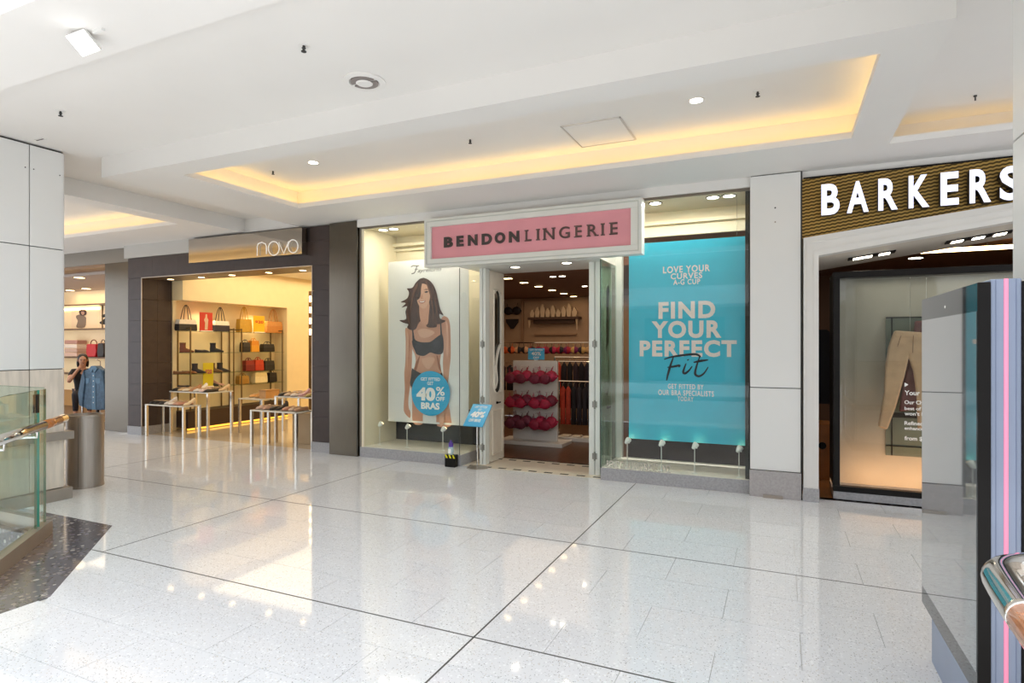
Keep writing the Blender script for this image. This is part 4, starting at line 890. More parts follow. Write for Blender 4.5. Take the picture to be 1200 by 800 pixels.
# shelving
bronze = pm('bronze_post', '76603f', .4, .6)
SHZ = [.75, 1.0, 1.375, 1.765]
def shelf_unit(y0, y1, label):
    t = empty('shelf_unit', (-9.66, (y0 + y1) / 2, .34), label, 'shelf unit')
    for x in (-9.83, -9.50):
        for y in (y0, y1): MB().box(x - .009, x + .009, y - .009, y + .009, .342, 1.83).build('post', bronze, t)
    for z in SHZ: MB().box(-9.85, -9.48, y0 - .03, y1 + .03, z - .012, z - .002).build('glass_shelf', glass_mat('shelf_glass', (.86, .9, .84), 1.0), t)
    for y in (y0, y1): MB().box(-9.83, -9.50, y - .008, y + .008, 1.80, 1.82).build('cross_bar', bronze, t)
shelf_unit(7.20, 8.11, 'bronze shelf unit with glass shelves of bags and boots, nearer the shop entrance')
shelf_unit(8.29, 9.32, 'bronze shelf unit with glass shelves of bags, farther into the shoe shop')
# shoe and bag builders
def cmat(c): return pm('leather_' + c, c, .45, var=.05, vs=20)
PROTO = {}
def ring8(x, w, z0, z1):        # a flat bottomed section across the shoe
    return [(x, -w * .85, z0), (x, w * .85, z0), (x, w, z0 + (z1 - z0) * .3), (x, w * .8, z0 + (z1 - z0) * .8), (x, w * .35, z1), (x, -w * .35, z1), (x, -w * .8, z0 + (z1 - z0) * .8), (x, -w, z0 + (z1 - z0) * .3)]
def shoe(kind, c, loc, rot, label, group, sc=1.0):
    key = (kind, c)
    if key in PROTO: r = copy_tree(PROTO[key], loc, rot, (sc,) * 3)
    else:
        r = empty('shoe' if kind != 'boot' else 'ankle_boot'); PROTO[key] = r
        up, so = MB(), MB()
        if kind == 'flat':
            up.loft([ring8(x, w, .008, z) for x, w, z in [(-.12, .022, .055), (-.105, .032, .062), (-.05, .034, .048), (.0, .036, .045), (.05, .042, .05), (.09, .038, .04), (.118, .018, .022)]])
            so.loft([ring8(x, w, 0, .008) for x, w in [(-.125, .025), (-.05, .034), (.05, .044), (.095, .038), (.122, .015)]])
            MB().box(-.10, .045, -.022, .022, .05, .056).build('insole', pm('insole_tan', 'c9a883', .6), r)
        elif kind == 'pump':
            up.loft([ring8(x, w, z0, z) for x, w, z0, z in [(-.10, .02, .06, .115), (-.085, .03, .055, .12), (-.03, .03, .035, .08), (.02, .036, .012, .05), (.06, .036, .006, .045), (.10, .014, .006, .022)]])
            so.loft([[(x + dx, y, z) for x, y in [(-.105, -.014), (-.075, -.014), (-.075, .014), (-.105, .014)]] for z, dx in [(0, .004), (.06, 0)]])
        else:
            up.loft([ring8(x, w, .012, z) for x, w, z in [(-.115, .03, .07), (-.1, .036, .09), (-.03, .036, .09), (.02, .036, .07), (.07, .04, .05), (.105, .028, .036), (.12, .012, .024)]])
            up.loft([[(-.065 + a * w, b * .033, z) for a, b in [(-1, -.6), (-.5, -1), (.5, -1), (1, -.6), (1, .6), (.5, 1), (-.5, 1), (-1, .6)]] for z, w in [(.06, .052), (.12, .046), (.18, .05)]])
            so.box(-.12, -.06, -.03, .03, 0, .014).box(-.06, .11, -.03, .03, .002, .013)
        up.build('upper', cmat(c), r, smooth=True); so.build('sole', softblack if kind != 'pump' else cmat(c), r)
        r.location = loc; r.rotation_euler = (0, 0, rot); r.scale = (sc,) * 3
    return tag(r, label, 'boot' if kind == 'boot' else 'shoe', group)
def bag(yc, w, h, zb, hh, c1, c2, label, x=-9.66, dep=.12):
    t = empty('handbag', (x, yc, zb), label, 'handbag', 'handbags on the shoe shop shelves')
    def sec(z, k): return [(x - dep / 2 * k, yc - w / 2 * k, z), (x + dep / 2 * k, yc - w / 2 * k, z), (x + dep / 2 * k, yc + w / 2 * k, z), (x - dep / 2 * k, yc + w / 2 * k, z)]
    MB().loft([sec(zb, .94), sec(zb + .02, 1), sec(zb + h * .6, .97)]).build('body', cmat(c1), t, bev=.006)
    MB().loft([sec(zb + h * .6, .97), sec(zb + h, .88)]).build('top_band', cmat(c2), t, bev=.004)
    for s in (-1, 1):
        MB().tube(smooth_path([(x + s * dep * .35, yc - w * .22, zb + h * .9), (x + s * dep * .2, yc - w * .12, zb + h + hh * .7), (x + s * .01, yc, zb + h + hh), (x + s * dep * .2, yc + w * .12, zb + h + hh * .7), (x + s * dep * .35, yc + w * .22, zb + h * .9)], 4), .007, 6).build('handle', cmat(c1), t, smooth='all')
    return t
def yv(u, X=-9.66): return atx(u, 400, X)[0]
Z3 = SHZ[3]
bag(yv(218), .36, .20, Z3, .26, '2c2a28', 'efe3cf', 'black and cream tote bag on the top shelf, left of the red card')
bag(yv(258), .34, .20, Z3, .26, '2a2633', 'f2ead8', 'navy and cream tote bag on the top shelf, right of the red card')
bag(yv(286), .30, .26, Z3, .24, 'c79a35', 'c79a35', 'mustard shoulder bag on the farther top shelf, left of the yellow price card')
bag(yv(320), .42, .24, Z3, .26, 'c27f3c', 'c98b48', 'tan shoulder bag on the farther top shelf, right of the yellow price card')
def card(u0, u1, v0, v1, zb, mt, label, txt=None, ink=None, X=-9.56, fig=False, name='price_card'):
    ya, yb = atx(u0, 400, X)[0], atx(u1, 400, X)[0]; um = (u0 + u1) / 2
    zt = atx(um, v0, X)[1]
    t = empty(name, (X, (ya + yb) / 2, zb), label, 'card', None)
    MB().box(X - .006, X, ya, yb, zb, zt).build('board', mt, t)
    MB().box(X - .03, X + .03, ya + .01, yb - .01, zb, zb + .012).build('foot', white_ink, t)
    if txt:
        vs, fs = glyphs(txt, .03); h = zt - zb
        MB().add([(X + .002, y, z) for y, z in fit(vs, ya + .04, yb - .03, zb + h * .52, zb + h * .72)], fs).build('lettering', ink, t, fixn=False)
    if fig:
        yc = (ya + yb) / 2; h = zt - zb
        MB().add([(X + .002, yc + a * .045, zb + h * b) for a, b in [(-.7, .08), (.6, .08), (.9, .5), (1, .62), (.5, .72), (.4, .9), (-.2, .92), (-.4, .74), (-1, .6), (-.5, .45)]], [list(range(10))]).build('printed_figure', pm('print_beige', 'd8b79a', .5), t, fixn=False)
card(234, 249, 366, 389, Z3, pm('card_red', 'c8351f', .5), 'red card with a pale printed figure between two tote bags', None, None, fig=True)
card(297, 310, 370, 392, Z3, pm('card_yellow', 'f0b61c', .5), 'yellow price card reading $20 on the top shelf', '$20', pm('ink_red', 'c8281e', .5))
card(238, 250, 425, 451, SHZ[0], pm('card_lime', 'c9b81f', .5), 'lime yellow price card reading $20 among the shelf boots', '$20', pm('ink_magenta', 'b02a5a', .5))
GB = 'footwear on the shoe shop shelves'
for kind, c, u, si, lb in [('boot', '7d4324', 219, 2, 'brown ankle boot below the black and cream tote bag'), ('boot', '1f1b1e', 254, 2, 'black ankle boot below the navy and cream tote bag'), ('flat', '231f24', 237, 2, 'black flat shoe in the middle of the second shelf'),
                          ('flat', '7a4d22', 212, 1, 'tan lace up at the near end of the third shelf'), ('flat', '8a5526', 222, 1, 'larger tan lace up beside the near post on the third shelf'), ('boot', '2a2020', 233, 1, 'dark boot left of the lime price card'), ('boot', '6b4a20', 253, 1, 'olive boot just right of the lime price card'), ('boot', '251d1d', 262, 1, 'black boot at the far end of the third shelf'),
                          ('flat', '1d1a1d', 217, 0, 'black flat on the lowest shelf'), ('boot', '2b2622', 248, 0, 'dark boot on the lowest shelf'), ('pump', 'cf9f8c', 256, 0, 'pink court shoe on the lowest shelf')]:
    shoe(kind, c, (-9.60, yv(u, -9.60), SHZ[si]), math.radians(55), lb, GB, 1.0)
for u, w, h, si, c1, c2, lb in [(287, .17, .24, 2, '26211f', '3a332e', 'black bag at the near end of the farther second shelf'), (297, .20, .28, 2, 'e09a2c', 'd98a28', 'orange bag on the farther second shelf'), (313, .30, .20, 2, '201d1b', '2a2624', 'black bag hanging near the far post, second shelf'),
                                (291, .22, .26, 1, '7a1f1a', '8d2a20', 'dark red bag on the farther third shelf'), (302, .22, .27, 1, 'b8351c', 'c23e20', 'bright red bag on the farther third shelf'), (314, .26, .24, 1, '24201e', '2d2826', 'black bag with a cream ring on the farther third shelf'),
                                (284, .24, .2, 0, 'a8782e', 'b38438', 'ochre bag on the farther lowest shelf'), (304, .32, .26, 0, 'f0dcae', 'e8cf9a', 'cream knotted bag on the farther lowest shelf'), (318, .2, .24, 0, '1f1b1d', '2b2527', 'black studded bag on the farther lowest shelf')]:
    bag(yv(u), w, h * .8, SHZ[si], .05, c1, c2, lb)
# display tables
tab_steel = pm('table_steel', 'cfc9bd', .2, .9); tab_top = pm('table_top', 'd8d2c4', .2)
def table(x0, x1, y0, y1, h, label):
    t = empty('display_table', ((x0 + x1) / 2, (y0 + y1) / 2, 0), label, 'table', 'steel display tables in the shoe shop')
    for x in (x0 + .02, x1 - .02):
        for y in (y0 + .02, y1 - .02): MB().box(x - .018, x + .018, y - .018, y + .018, 0, h - .02).build('leg', tab_steel, t)
    MB().box(x0, x1, y0, y1, h - .02, h).build('table_top', tab_top, t, bev=.003)
    return t
TABS = [((-9.60, -8.66, 6.44, 6.76), .535, 'low steel table at the left front of the shoe shop', ['1d1a1c', '1d1a1c', '221e22', 'e6ddd6', 'efe6de', 'd9a890', 'c98d72', 'e8cfa8'], 2),
        ((-9.50, -8.56, 6.80, 7.30), .73, 'taller steel table behind the low left one', ['1c1a1b', 'd8b88e', 'e6d8bf', 'c08b60', 'ece6e2', 'e2c7c4', '2a2422'], 2),
        ((-8.52, -7.95, 7.36, 7.86), .60, 'small steel table in the middle of the shoe shop', ['c8955a', 'b88a50', '2a2320'], 1),
        ((-7.19, -6.28, 6.42, 6.78), .55, 'low steel table at the right front of the shoe shop', ['d8b7a4', 'd0a48c', '2b2322', '2b2322', 'c78f78', 'dcc0a6', 'b98d6c'], 2),
        ((-7.14, -6.16, 6.84, 7.36), .725, 'taller steel table behind the low right one', ['2a2624', 'e0c4a8', 'eadfd4', 'd9a9b0', 'b9a05a', '2e2a28', 'e3b9a6'], 2)]
for (x0, x1, y0, y1), h, lb, cols, rws in TABS:
    table(x0, x1, y0, y1, h, lb)
    low = (y1 - y0) < .4
    for r in range(1 if low else rws):
        n = len(cols); step = (x1 - x0 - .04) / n
        for i, c in enumerate(cols):
            kd = 'pump' if (i + r) % 4 == 3 else 'flat'
            cc = cols[(i + r * 2) % n] if r else c
            yy = (y0 + y1) / 2 if low or rws == 1 else y0 + .125 + r * .25
            rot = math.radians(-90 + random.uniform(-12, 12))
            shoe(kd, cc, (x0 + .02 + step * (i + .5), yy, h), rot, '%s shoe from left, %s row, on the %s' % (['first', 'second', 'third', 'fourth', 'fifth', 'sixth', 'seventh', 'eighth'][i], ['front', 'back'][r], lb.replace(' of the shoe shop', '').replace('steel ', '').strip()), 'shoes on the display tables', 1.0)
t = empty('pedestal', (-6.66, 7.12, 0), 'beige cube pedestal under the taller right table', 'pedestal')
MB().box(-6.88, -6.42, 6.95, 7.27, 0, .46).build('cube', pm('pedestal_tan', 'b79c78', .5), t, bev=.004); MB().box(-6.87, -6.43, 6.96, 7.26, .46, .468).build('top', pm('pedestal_top', 'd2bc98', .5), t)
t = empty('storage_box', (-8.2, 7.6, .6), 'tan shoe box with a lid on the middle table', 'box')
MB().box(-8.12, -7.97, 7.45, 7.75, .601, .72).build('box_body', cmat('c8955a'), t); MB().box(-8.125, -7.965, 7.445, 7.755, .72, .745).build('lid', cmat('b5844c'), t)
# deeper in the shoe shop
t = empty('mirror_column', (-6.35, 9.2, 0), 'slim lit mirror column at the right inside the shoe shop', 'column')
x, _ = at(363, 400, 9.2)
MB().box(x - .03, x + .1, 9.2, 9.35, 0, 2.6).build('post', bronze, t)
for k in range(4): MB().box(x - .005, x + .045, 9.19, 9.2, 2.5 - k * .22 - .12, 2.5 - k * .22).build('lamp', lamp_warm, t)
MB().box(x + .05, x + .09, 9.19, 9.2, .4, 2.5).build('mirror_strip', chrome, t)
t = empty('garment_rail', (-7.9, 11.4, 0), 'clothes rail at the back of the shoe shop', 'rail')
xr = at(354, 400, 11.4)[0]
MB().tube([(xr - .5, 11.4, 1.75), (xr + .6, 11.4, 1.75)], .014, 6).build('bar', chrome, t)
for dx_ in (-.5, .6): MB().tube([(xr + dx_, 11.4, 0), (xr + dx_, 11.4, 1.75)], .014, 6).build('upright', chrome, t)
def garment(xc, y, zt, w, h, c, label, group, dep=.07, cat='garment', name='hanging_garment', rot=0):
    t = empty(name, (xc, y, zt), label, cat, group)
    zz = [(0, .12, .5), (-.04, .5, .8), (-.1, 1, 1), (-.25, .86, 1), (-.6, .92, 1.1), (-1, 1, 1.15)]
    n = 10; rings = []
    for f, k, dk in zz:
        z = zt + (f * h if f > -.2 else f * h)
        rings.append([(xc + math.cos(2 * math.pi * i / n) * w / 2 * k, y + math.sin(2 * math.pi * i / n) * dep / 2 * dk * (1 + .25 * math.sin(i * 2.4 + f * 3)), z) for i in range(n)])
    MB().loft(rings).build('cloth', pm('cloth_' + c, c, .8, var=.1, vs=18), t, smooth='all')
    MB().tube(smooth_path([(xc, y, zt), (xc, y, zt + .04), (xc + .02, y, zt + .065), (xc, y, zt + .08)], 3), .004, 5).build('hook', chrome, t)
    return t
for i, c in enumerate(['8d1f2c', '6a7a3a', 'c2a03a', '31302e']):
    garment(xr - .35 + i * .22, 11.4, 1.66, .26, .8, c, ['crimson', 'olive', 'mustard', 'charcoal'][i] + ' garment on the rail at the back of the shoe shop', 'garments at the back of the shoe shop')
# ------------------------------------------------------------------ fashion shop at the far left
LS = empty('trim_13', (-10.9, 6.6, 2.95), kind='structure')
MB().box(-18, -10.22, 6.60, 7.0, 2.955, 3.2).build('steel_header', pm('header_steel', '8f8980', .3, .9), LS)
MB().box(-18, -10.92, 6.62, 6.98, 2.90, 2.955).build('soffit', pm('soffit_bronze', '8a6a4a', .35, .4), LS)
MB().box(-18, -17.9, 6.62, 10.5, 0, 2.9).build('wall_left_fashion_shop', warmwhite, kind='structure')
MB().box(-10.3, -10.2, 7.1, 10.5, 0, 2.9).build('wall_right_fashion_shop', warmwhite, kind='structure')
MB().box(-18, -10.2, 9.0, 9.1, 0, 2.9).build('wall_back_fashion_shop', pm('fashion_wall', 'd9a86a', .6), kind='structure')
MB().box(-18, -10.2, 7.0, 9.1, 2.85, 2.95).build('ceiling_fashion_shop', pm('fashion_ceiling', 'b9aba0', .6), kind='structure')
MB().box(-18, -10.2, 6.62, 9.1, -.1, -.0005).build('floor_fashion_shop', pm('fashion_floor', '6b5140', .3), kind='structure')
lamp('fashion_light', 'AREA', (-14, 8.0, 2.8), 55, (1, .80, .56), (0, 0, 0), 4, 1.6)
for u, v, lb in [(82, 340, 'left spot lamp in the fashion shop ceiling'), (93, 325, 'spot lamp near the header of the fashion shop'), (101, 338, 'flat panel lamp in the fashion shop ceiling')]:
    a = (u - 600) / FPX; k = (2.85 - H0) * FPX / (V0 - v); x, y = k * (-SN + a * CS), k * (CS + a * SN)
    downlight(x, min(max(y, 7.1), 8.8), 2.85, .09, lb, lamp_warm, 'lamps in the fashion shop ceiling', steel)
BY = 8.85
def bx(u): return at(u, 400, BY)[0]
def bz(v, u=103): return at(u, v, BY)[1]
t = empty('backlit_shelving', (bx(103), BY, .4), 'white backlit wall shelving with dark ledges in the fashion shop', 'shelving')
MB().box(bx(66), bx(133), BY + .1, BY + .14, .4, bz(340)).build('back_panel', pm('backlit_cream', 'f1d9b0', .5, em='f6d3a0', es=.25), t)
for v in (357, 385, 418, 437): MB().box(bx(66), bx(133), BY - .2, BY + .1, bz(v) - .03, bz(v)).build('ledge', pm('ledge_bronze', '6b513a', .4), t)
MB().box(bx(115.5) - .015, bx(115.5) + .015, BY + .08, BY + .1, bz(385), bz(357)).build('divider', bronze, t)
for v in (360,): MB().box(bx(70), bx(112), BY + .07, BY + .1, bz(v + 2), bz(v)).build('light_strip', lamp_warm, t)
def wallpic(pts, Yp, mt, t, name): MB().poly([(x, Yp, z) for x, z in pxs(pts, Yp, 70, 290, 6.154)]).build(name, mt, t, fixn=False)
t = empty('picture_print', (bx(97), BY + .09, bz(384)), 'printed photo of a seated figure with dark curly hair on the backlit shelf wall', 'print')
wallpic([(85, 452), (275, 452), (275, 578), (85, 578)], BY + .095, pm('print_cream', 'efd3ac', .5, em='efd3ac', es=.2), t, 'sheet')
wallpic(smooth_path([(120, 490), (150, 482), (185, 500), (190, 520), (180, 575), (120, 575), (130, 530), (118, 505), (120, 490)], 3), BY + .09, pm('print_taupe', '8f7a68', .5), t, 'printed_figure')
wallpic(smooth_path([(140, 455), (165, 444), (190, 455), (192, 480), (178, 490), (150, 488), (140, 470), (140, 455)], 3), BY + .087, hair, t, 'printed_hair')
wallpic(smooth_path([(155, 462), (175, 462), (178, 478), (165, 486), (155, 476), (155, 462)], 3), BY + .084, skin_l, t, 'printed_face')
t = empty('picture_print', (bx(124), BY + .09, bz(384)), 'printed photo of black shoes on the backlit shelf wall', 'print')
wallpic([(280, 452), (360, 452), (360, 578), (280, 578)], BY + .095, MATS['print_cream'], t, 'sheet')
wallpic(smooth_path([(285, 540), (320, 515), (350, 480), (360, 500), (360, 550), (300, 552), (285, 540)], 3), BY + .09, softblack, t, 'printed_shoe')
wallpic(smooth_path([(300, 490), (320, 480), (345, 475), (330, 500), (305, 502), (300, 490)], 3), BY + .09, softblack, t, 'printed_shoe')
def folded(u0, u1, v0, v1, c, lb, n=4):
    t = empty('folded_stack', (bx((u0 + u1) / 2), BY - .05, bz(v1)), lb, 'clothes', 'folded clothes on the fashion shelves')
    z0, z1 = bz(v1), bz(v0); h = (z1 - z0) / n
    for i in range(n): MB().box(bx(u0) + .01 * (i % 2), bx(u1) - .01 * ((i + 1) % 2), BY - .17, BY + .06, z0 + i * h, z0 + (i + .92) * h).build('folded_garment', pm('fold_' + c[i % len(c)], c[i % len(c)], .8), t, bev=.012)
folded(84, 99, 398, 417.5, ['d9b7a6', 'c9a99a', 'e6d5c8', 'b98d80'], 'stack of pink and cream folded clothes on the fashion shelf')
t = empty('handbag', (bx(113), BY - .06, bz(418)), 'red handbag with a round handle on the fashion shelf', 'handbag')
MB().loft([[(bx(113) + a * .17 * k, BY - .06 + b * .07, z) for a, b in [(-1, -1), (1, -1), (1, 1), (-1, 1)]] for z, k in [(bz(418), .9), (bz(412), 1.15), (bz(403), 1)]]).build('body', cmat('c01c22'), t, bev=.02)
MB().tube([(bx(113) + .12 * math.cos(a), BY - .06, bz(403) + .1 * math.sin(a)) for a in [math.pi * i / 10 for i in range(11)]], .012, 6).build('handle', cmat('8a5a3a'), t, smooth='all')
t = empty('handbag', (bx(123), BY - .06, bz(418)), 'black handbag beside the red one on the fashion shelf', 'handbag')
MB().loft([[(bx(124) + a * .12 * k, BY - .06 + b * .07, z) for a, b in [(-1, -1), (1, -1), (1, 1), (-1, 1)]] for z, k in [(bz(418), .9), (bz(412), 1.1), (bz(402), .8)]]).build('body', cmat('241f20'), t, bev=.02)
MB().tube([(bx(124) + .07 * math.cos(a), BY - .06, bz(402) + .08 * math.sin(a)) for a in [math.pi * i / 10 for i in range(11)]], .009, 6).build('handle', cmat('241f20'), t, smooth='all')
# denim shirt on a stand
DY = 7.25
def dp(pts): return pxs(pts, DY, 70, 400, 6.667)
t = empty('denim_shirt', (at(111, 480, DY)[0], DY, .2), 'blue denim shirt on a hanger stand in the fashion shop entrance', 'shirt')
denim = pm('denim', '4c6a82', .8, col2='3c566d', vs=14, bump=.2, bs=90, sheen=.2)
MB().xz(dp([(255, 205), (275, 190), (300, 188), (320, 205), (360, 225), (368, 300), (372, 440), (375, 530), (330, 535), (240, 530), (178, 500), (172, 440), (178, 360), (195, 280), (215, 225)]), DY - .05, DY + .06).build('body', denim, t, bev=.02)
q = dp([(252, 215), (275, 240), (285, 215), (300, 240), (322, 210), (300, 188), (275, 190)]); MB().xz(q, DY - .07, DY - .05).build('collar', pm('denim_light', '62829b', .8), t, bev=.004)
q = dp([(275, 245), (300, 245), (305, 530), (275, 530)]); MB().xz(q, DY - .058, DY - .05).build('placket', MATS['denim_light'], t)
for i in range(6):
    (x, z), = dp([(288, 265 + i * 42)]); MB().lathe([(.012, 0), (.012, .004)], n=10).build('button', white_ink, t, loc=(x, DY - .059, z)).rotation_euler = (math.pi / 2, 0, 0)
for xx_ in (232, 322):
    q = dp([(xx_ - 22, 285), (xx_ + 22, 285), (xx_ + 20, 320), (xx_, 330), (xx_ - 20, 320)]); MB().xz(q, DY - .056, DY - .05).build('pocket_flap', MATS['denim_light'], t, bev=.002)
q = dp([(215, 225), (200, 260), (172, 400), (180, 500), (205, 505), (215, 400), (228, 300)]); MB().xz(q, DY - .075, DY - .02).build('sleeve', denim, t, bev=.015)
q = dp([(345, 222), (368, 260), (380, 400), (378, 520), (352, 515), (345, 400), (340, 300)]); MB().xz(q, DY - .07, DY - .02).build('sleeve', denim, t, bev=.015)
xs_, zs_ = at(112.5, 427, DY)
t = empty('garment_stand', (xs_, DY + .02, 0), 'chrome garment stand holding the denim shirt', 'stand')
MB().tube([(xs_, DY + .085, .01), (xs_, DY + .085, zs_ + .06), (xs_, DY + .01, zs_ + .1)], .009, 6).build('pole', chrome, t); MB().lathe([(.16, 0), (.16, .01), (.02, .016)], (xs_, DY + .085, 0), 20).build('base', chrome, t)
t = empty('bench', (-11.75, 7.55, 0), 'low tan bench behind the steel pilaster', 'bench')
xb = at(123, 480, 7.5)[0]; MB().box(xb - .2, xb + .5, 7.4, 7.8, .33, .40).build('seat', cmat('b98a5e'), t, bev=.01)
for a in (-.15, .45):
    for b in (7.45, 7.75): MB().box(xb + a - .02, xb + a + .02, b - .02, b + .02, 0, .33).build('leg', black, t)
# ------------------------------------------------------------------ person in the fashion shop
def skin_body(verts, edges, radii, root, name, mat, parent, rot=None):
    me = bpy.data.meshes.new(name); me.from_pydata(verts, edges, []); o = bpy.data.objects.new(name, me); COL.objects.link(o)
    md = o.modifiers.new('s', 'SKIN'); md.use_smooth_shade = True
    for i, r in enumerate(radii):
        me.skin_vertices[0].data[i].radius = (r, r) if not isinstance(r, tuple) else r
    me.skin_vertices[0].data[root].use_root = True
    o.modifiers.new('d', 'SUBSURF').levels = 2
    bpy.context.view_layer.update(); dg = bpy.context.evaluated_depsgraph_get()
    m2 = bpy.data.meshes.new_from_object(o.evaluated_get(dg)); bpy.data.objects.remove(o)
    m2.materials.clear(); m2.materials.append(mat)
    for p in m2.polygons: p.use_smooth = True
    r = bpy.data.objects.new(name, m2); COL.objects.link(r); r.parent = parent; ORG[r.name] = org(parent); return r
px_, pz_ = at(97, 421, 7.75)
P = empty('person', (px_, 7.75, 0), 'person in a black top with dark hair, seated, hand raised to the chin', 'person')
P.rotation_euler = (0, 0, math.radians(60)); hz = pz_ - .02
V = []; Eg = []; R = []
def jv(p, r, link=None):
    V.append(p); R.append(r)
    if link is not None: Eg.append((link, len(V) - 1))
    return len(V) - 1
pel = jv((0, 0, .50), (.15, .11)); sp = jv((0, .01, .68), (.13, .095), pel); chs = jv((0, 0, .86), (.15, .10), sp); nk0 = jv((0, -.01, .99), (.07, .06), chs); nk = jv((0, -.03, hz - .13), .052, nk0)
hd1 = jv((0, -.055, hz - .07), (.066, .07), nk); hd2 = jv((0, -.05, hz + .01), (.082, .096), hd1); hd3 = jv((0, -.045, hz + .075), (.072, .085), hd2); hd4 = jv((0, -.045, hz + .115), (.035, .04), hd3)
def hand(wr, w, d, side):
    D = Vector(d).normalized(); S = Vector(side)
    pm_ = jv(tuple(Vector(w) + D * .045), (.034, .016), wr)
    for k in range(4):
        b = Vector(w) + D * .075 + S * (.027 - k * .018); l = (.052, .062, .058, .046)[k]
        f0 = jv(tuple(b), .009, pm_); f1 = jv(tuple(b + D * l * .55 + Vector((0, -.006, 0))), .0085, f0); jv(tuple(b + D * l + Vector((0, -.022, 0))), .007, f1)
    t0 = jv(tuple(Vector(w) + D * .03 + S * .034), .010, pm_); jv(tuple(Vector(w) + D * .065 + S * .055), .009, t0)
for sx, el, wr_, d, sd in [(-1, (-.24, -.20, .74), (-.07, -.20, hz - .17), (.55, .2, .8), (.7, 0, -.7)), (1, (.25, -.10, .70), (.12, -.32, .60), (-.4, -.8, -.1), (-.8, .4, 0))]:
    shd = jv((sx * .17, 0, .95), .058, chs); e = jv(el, .040, shd); w = jv(wr_, .027, e); hand(w, wr_, d, sd)
for sx in (-1, 1):
    hp = jv((sx * .09, -.02, .47), .085, pel); kn = jv((sx * .12, -.44, .50), .060, hp); ca = jv((sx * .12, -.44, .33), .052, kn); an = jv((sx * .12, -.42, .09), .036, ca); jv((sx * .13, -.54, .035), (.036, .026), an)
body = skin_body(V, Eg, R, pel, 'body', pm('person_skin', 'c8967a', .5), P)
tv = [(0, 0, .47), (0, .01, .68), (0, 0, .86), (0, -.005, .97), (-.17, 0, .95), (-.21, -.10, .84), (.17, 0, .95), (.215, -.05, .82)]
skin_body(tv, [(0, 1), (1, 2), (2, 3), (2, 4), (4, 5), (2, 6), (6, 7)], [(.165, .125), (.145, .11), (.165, .115), (.085, .075), .07, .055, .07, .055], 0, 'black_top', pm('top_black', '1c1a1c', .8), P)
lv = [(0, 0, .48), (-.09, -.02, .47), (-.12, -.44, .50), (-.12, -.42, .13), (.09, -.02, .47), (.12, -.44, .50), (.12, -.42, .13)]
skin_body(lv, [(0, 1), (1, 2), (2, 3), (0, 4), (4, 5), (5, 6)], [(.165, .125), .095, .072, .05, .095, .072, .05], 0, 'dark_trousers', pm('trouser_dark', '28262c', .8), P)
hp_ = org(P)
def PL(m, name, mt, sm=True):   # in the person's own frame
    return m.build(name, mt, P, loc=hp_, smooth='all' if sm else False)
PL(MB().ell((0, -.015, hz + .045), (.098, .105, .105)).ell((0, .05, hz - .06), (.085, .06, .12)).ell((-.085, .0, hz - .05), (.025, .06, .1)).ell((.085, .0, hz - .05), (.025, .06, .1)), 'hair', pm('person_hair', '1a1312', .5))
for sx in (-1, 1): PL(MB().ell((sx * .032, -.143, hz + .012), (.014, .008, .008)), 'eye', softblack)
PL(MB().ell((0, -.155, hz - .02), (.013, .016, .024)), 'nose', MATS['person_skin']); PL(MB().ell((0, -.138, hz - .062), (.024, .01, .008)), 'mouth', pm('person_lips', '8a4a42', .5))
for sx in (-1, 1): PL(MB().ell((sx * .086, -.045, hz - .0), (.010, .02, .03)), 'ear', MATS['person_skin'])
t = empty('stool', (px_, 7.75, 0), 'dark round stool under the seated person', 'stool')
MB().lathe([(.18, .35), (.19, .36), (.19, .385), (.17, .39)], (px_, 7.75, 0), 20).build('seat', softblack, t); MB().tube([(px_, 7.75, .02), (px_, 7.75, .35)], .025, 10).build('column', chrome, t); MB().lathe([(.18, 0), (.18, .015), (.03, .03)], (px_, 7.75, 0), 20).build('base', chrome, t)
# ------------------------------------------------------------------ lingerie shop contents
UY = 8.45
t = empty('display_stand', (-3.43, UY, 0), 'freestanding white slatted display board on a low base in the shop entrance', 'display stand')
MB().box(-3.98, -2.92, 8.22, 8.68, 0.0, .055).build('base', pm('stand_white', 'd8d2ca', .5), t, bev=.005)
MB().box(-3.80, -3.07, UY - .025, UY + .025, .055, 1.272).build('board', MATS['stand_white'], t, bev=.003)
for z in (1.17, .80, .48):
    for x in (-3.66, -3.26): MB().tube([(x - .08, UY - .025, z), (x - .08, UY - .22, z + .01)], .004, 6).build('peg', chrome, t); MB().tube([(x + .08, UY - .025, z), (x + .08, UY - .22, z + .01)], .004, 6).build('peg', chrome, t)
def bra(x, y, z, c, label, group, s=1.0, parent=None, briefs=False):
    t = empty('bra', (x, y, z), label, 'bra', group); mt = pm('lingerie_' + c, c, .6, var=.2, vs=30)
    for sx in (-1, 1):
        MB().ell((x + sx * .065 * s, y, z - .10 * s), (.068 * s, .032, .055 * s), 12, 8).build('cup', mt, t, smooth='all')
        MB().tube([(x + sx * .07 * s, y - .01, z - .05 * s), (x + sx * .085 * s, y, z + .005)], .005, 5).build('strap', mt, t)
    MB().tube(smooth_path([(x - .14 * s, y + .01, z - .10 * s), (x - .08 * s, y + .015, z - .15 * s), (x, y, z - .135 * s), (x + .08 * s, y + .015, z - .15 * s), (x + .14 * s, y + .01, z - .10 * s)], 3), .018, 6).build('band', mt, t, smooth='all')
    if briefs: MB().xz([(x - .1 * s, z - .22 * s), (x + .1 * s, z - .22 * s), (x + .09 * s, z - .27 * s), (x + .02 * s, z - .36 * s), (x - .02 * s, z - .36 * s), (x - .09 * s, z - .27 * s)], y - .01, y + .01).build('briefs', mt, t)
    return t
reds = ['a8183c', '8e1434', 'b3224a', '7a2038']
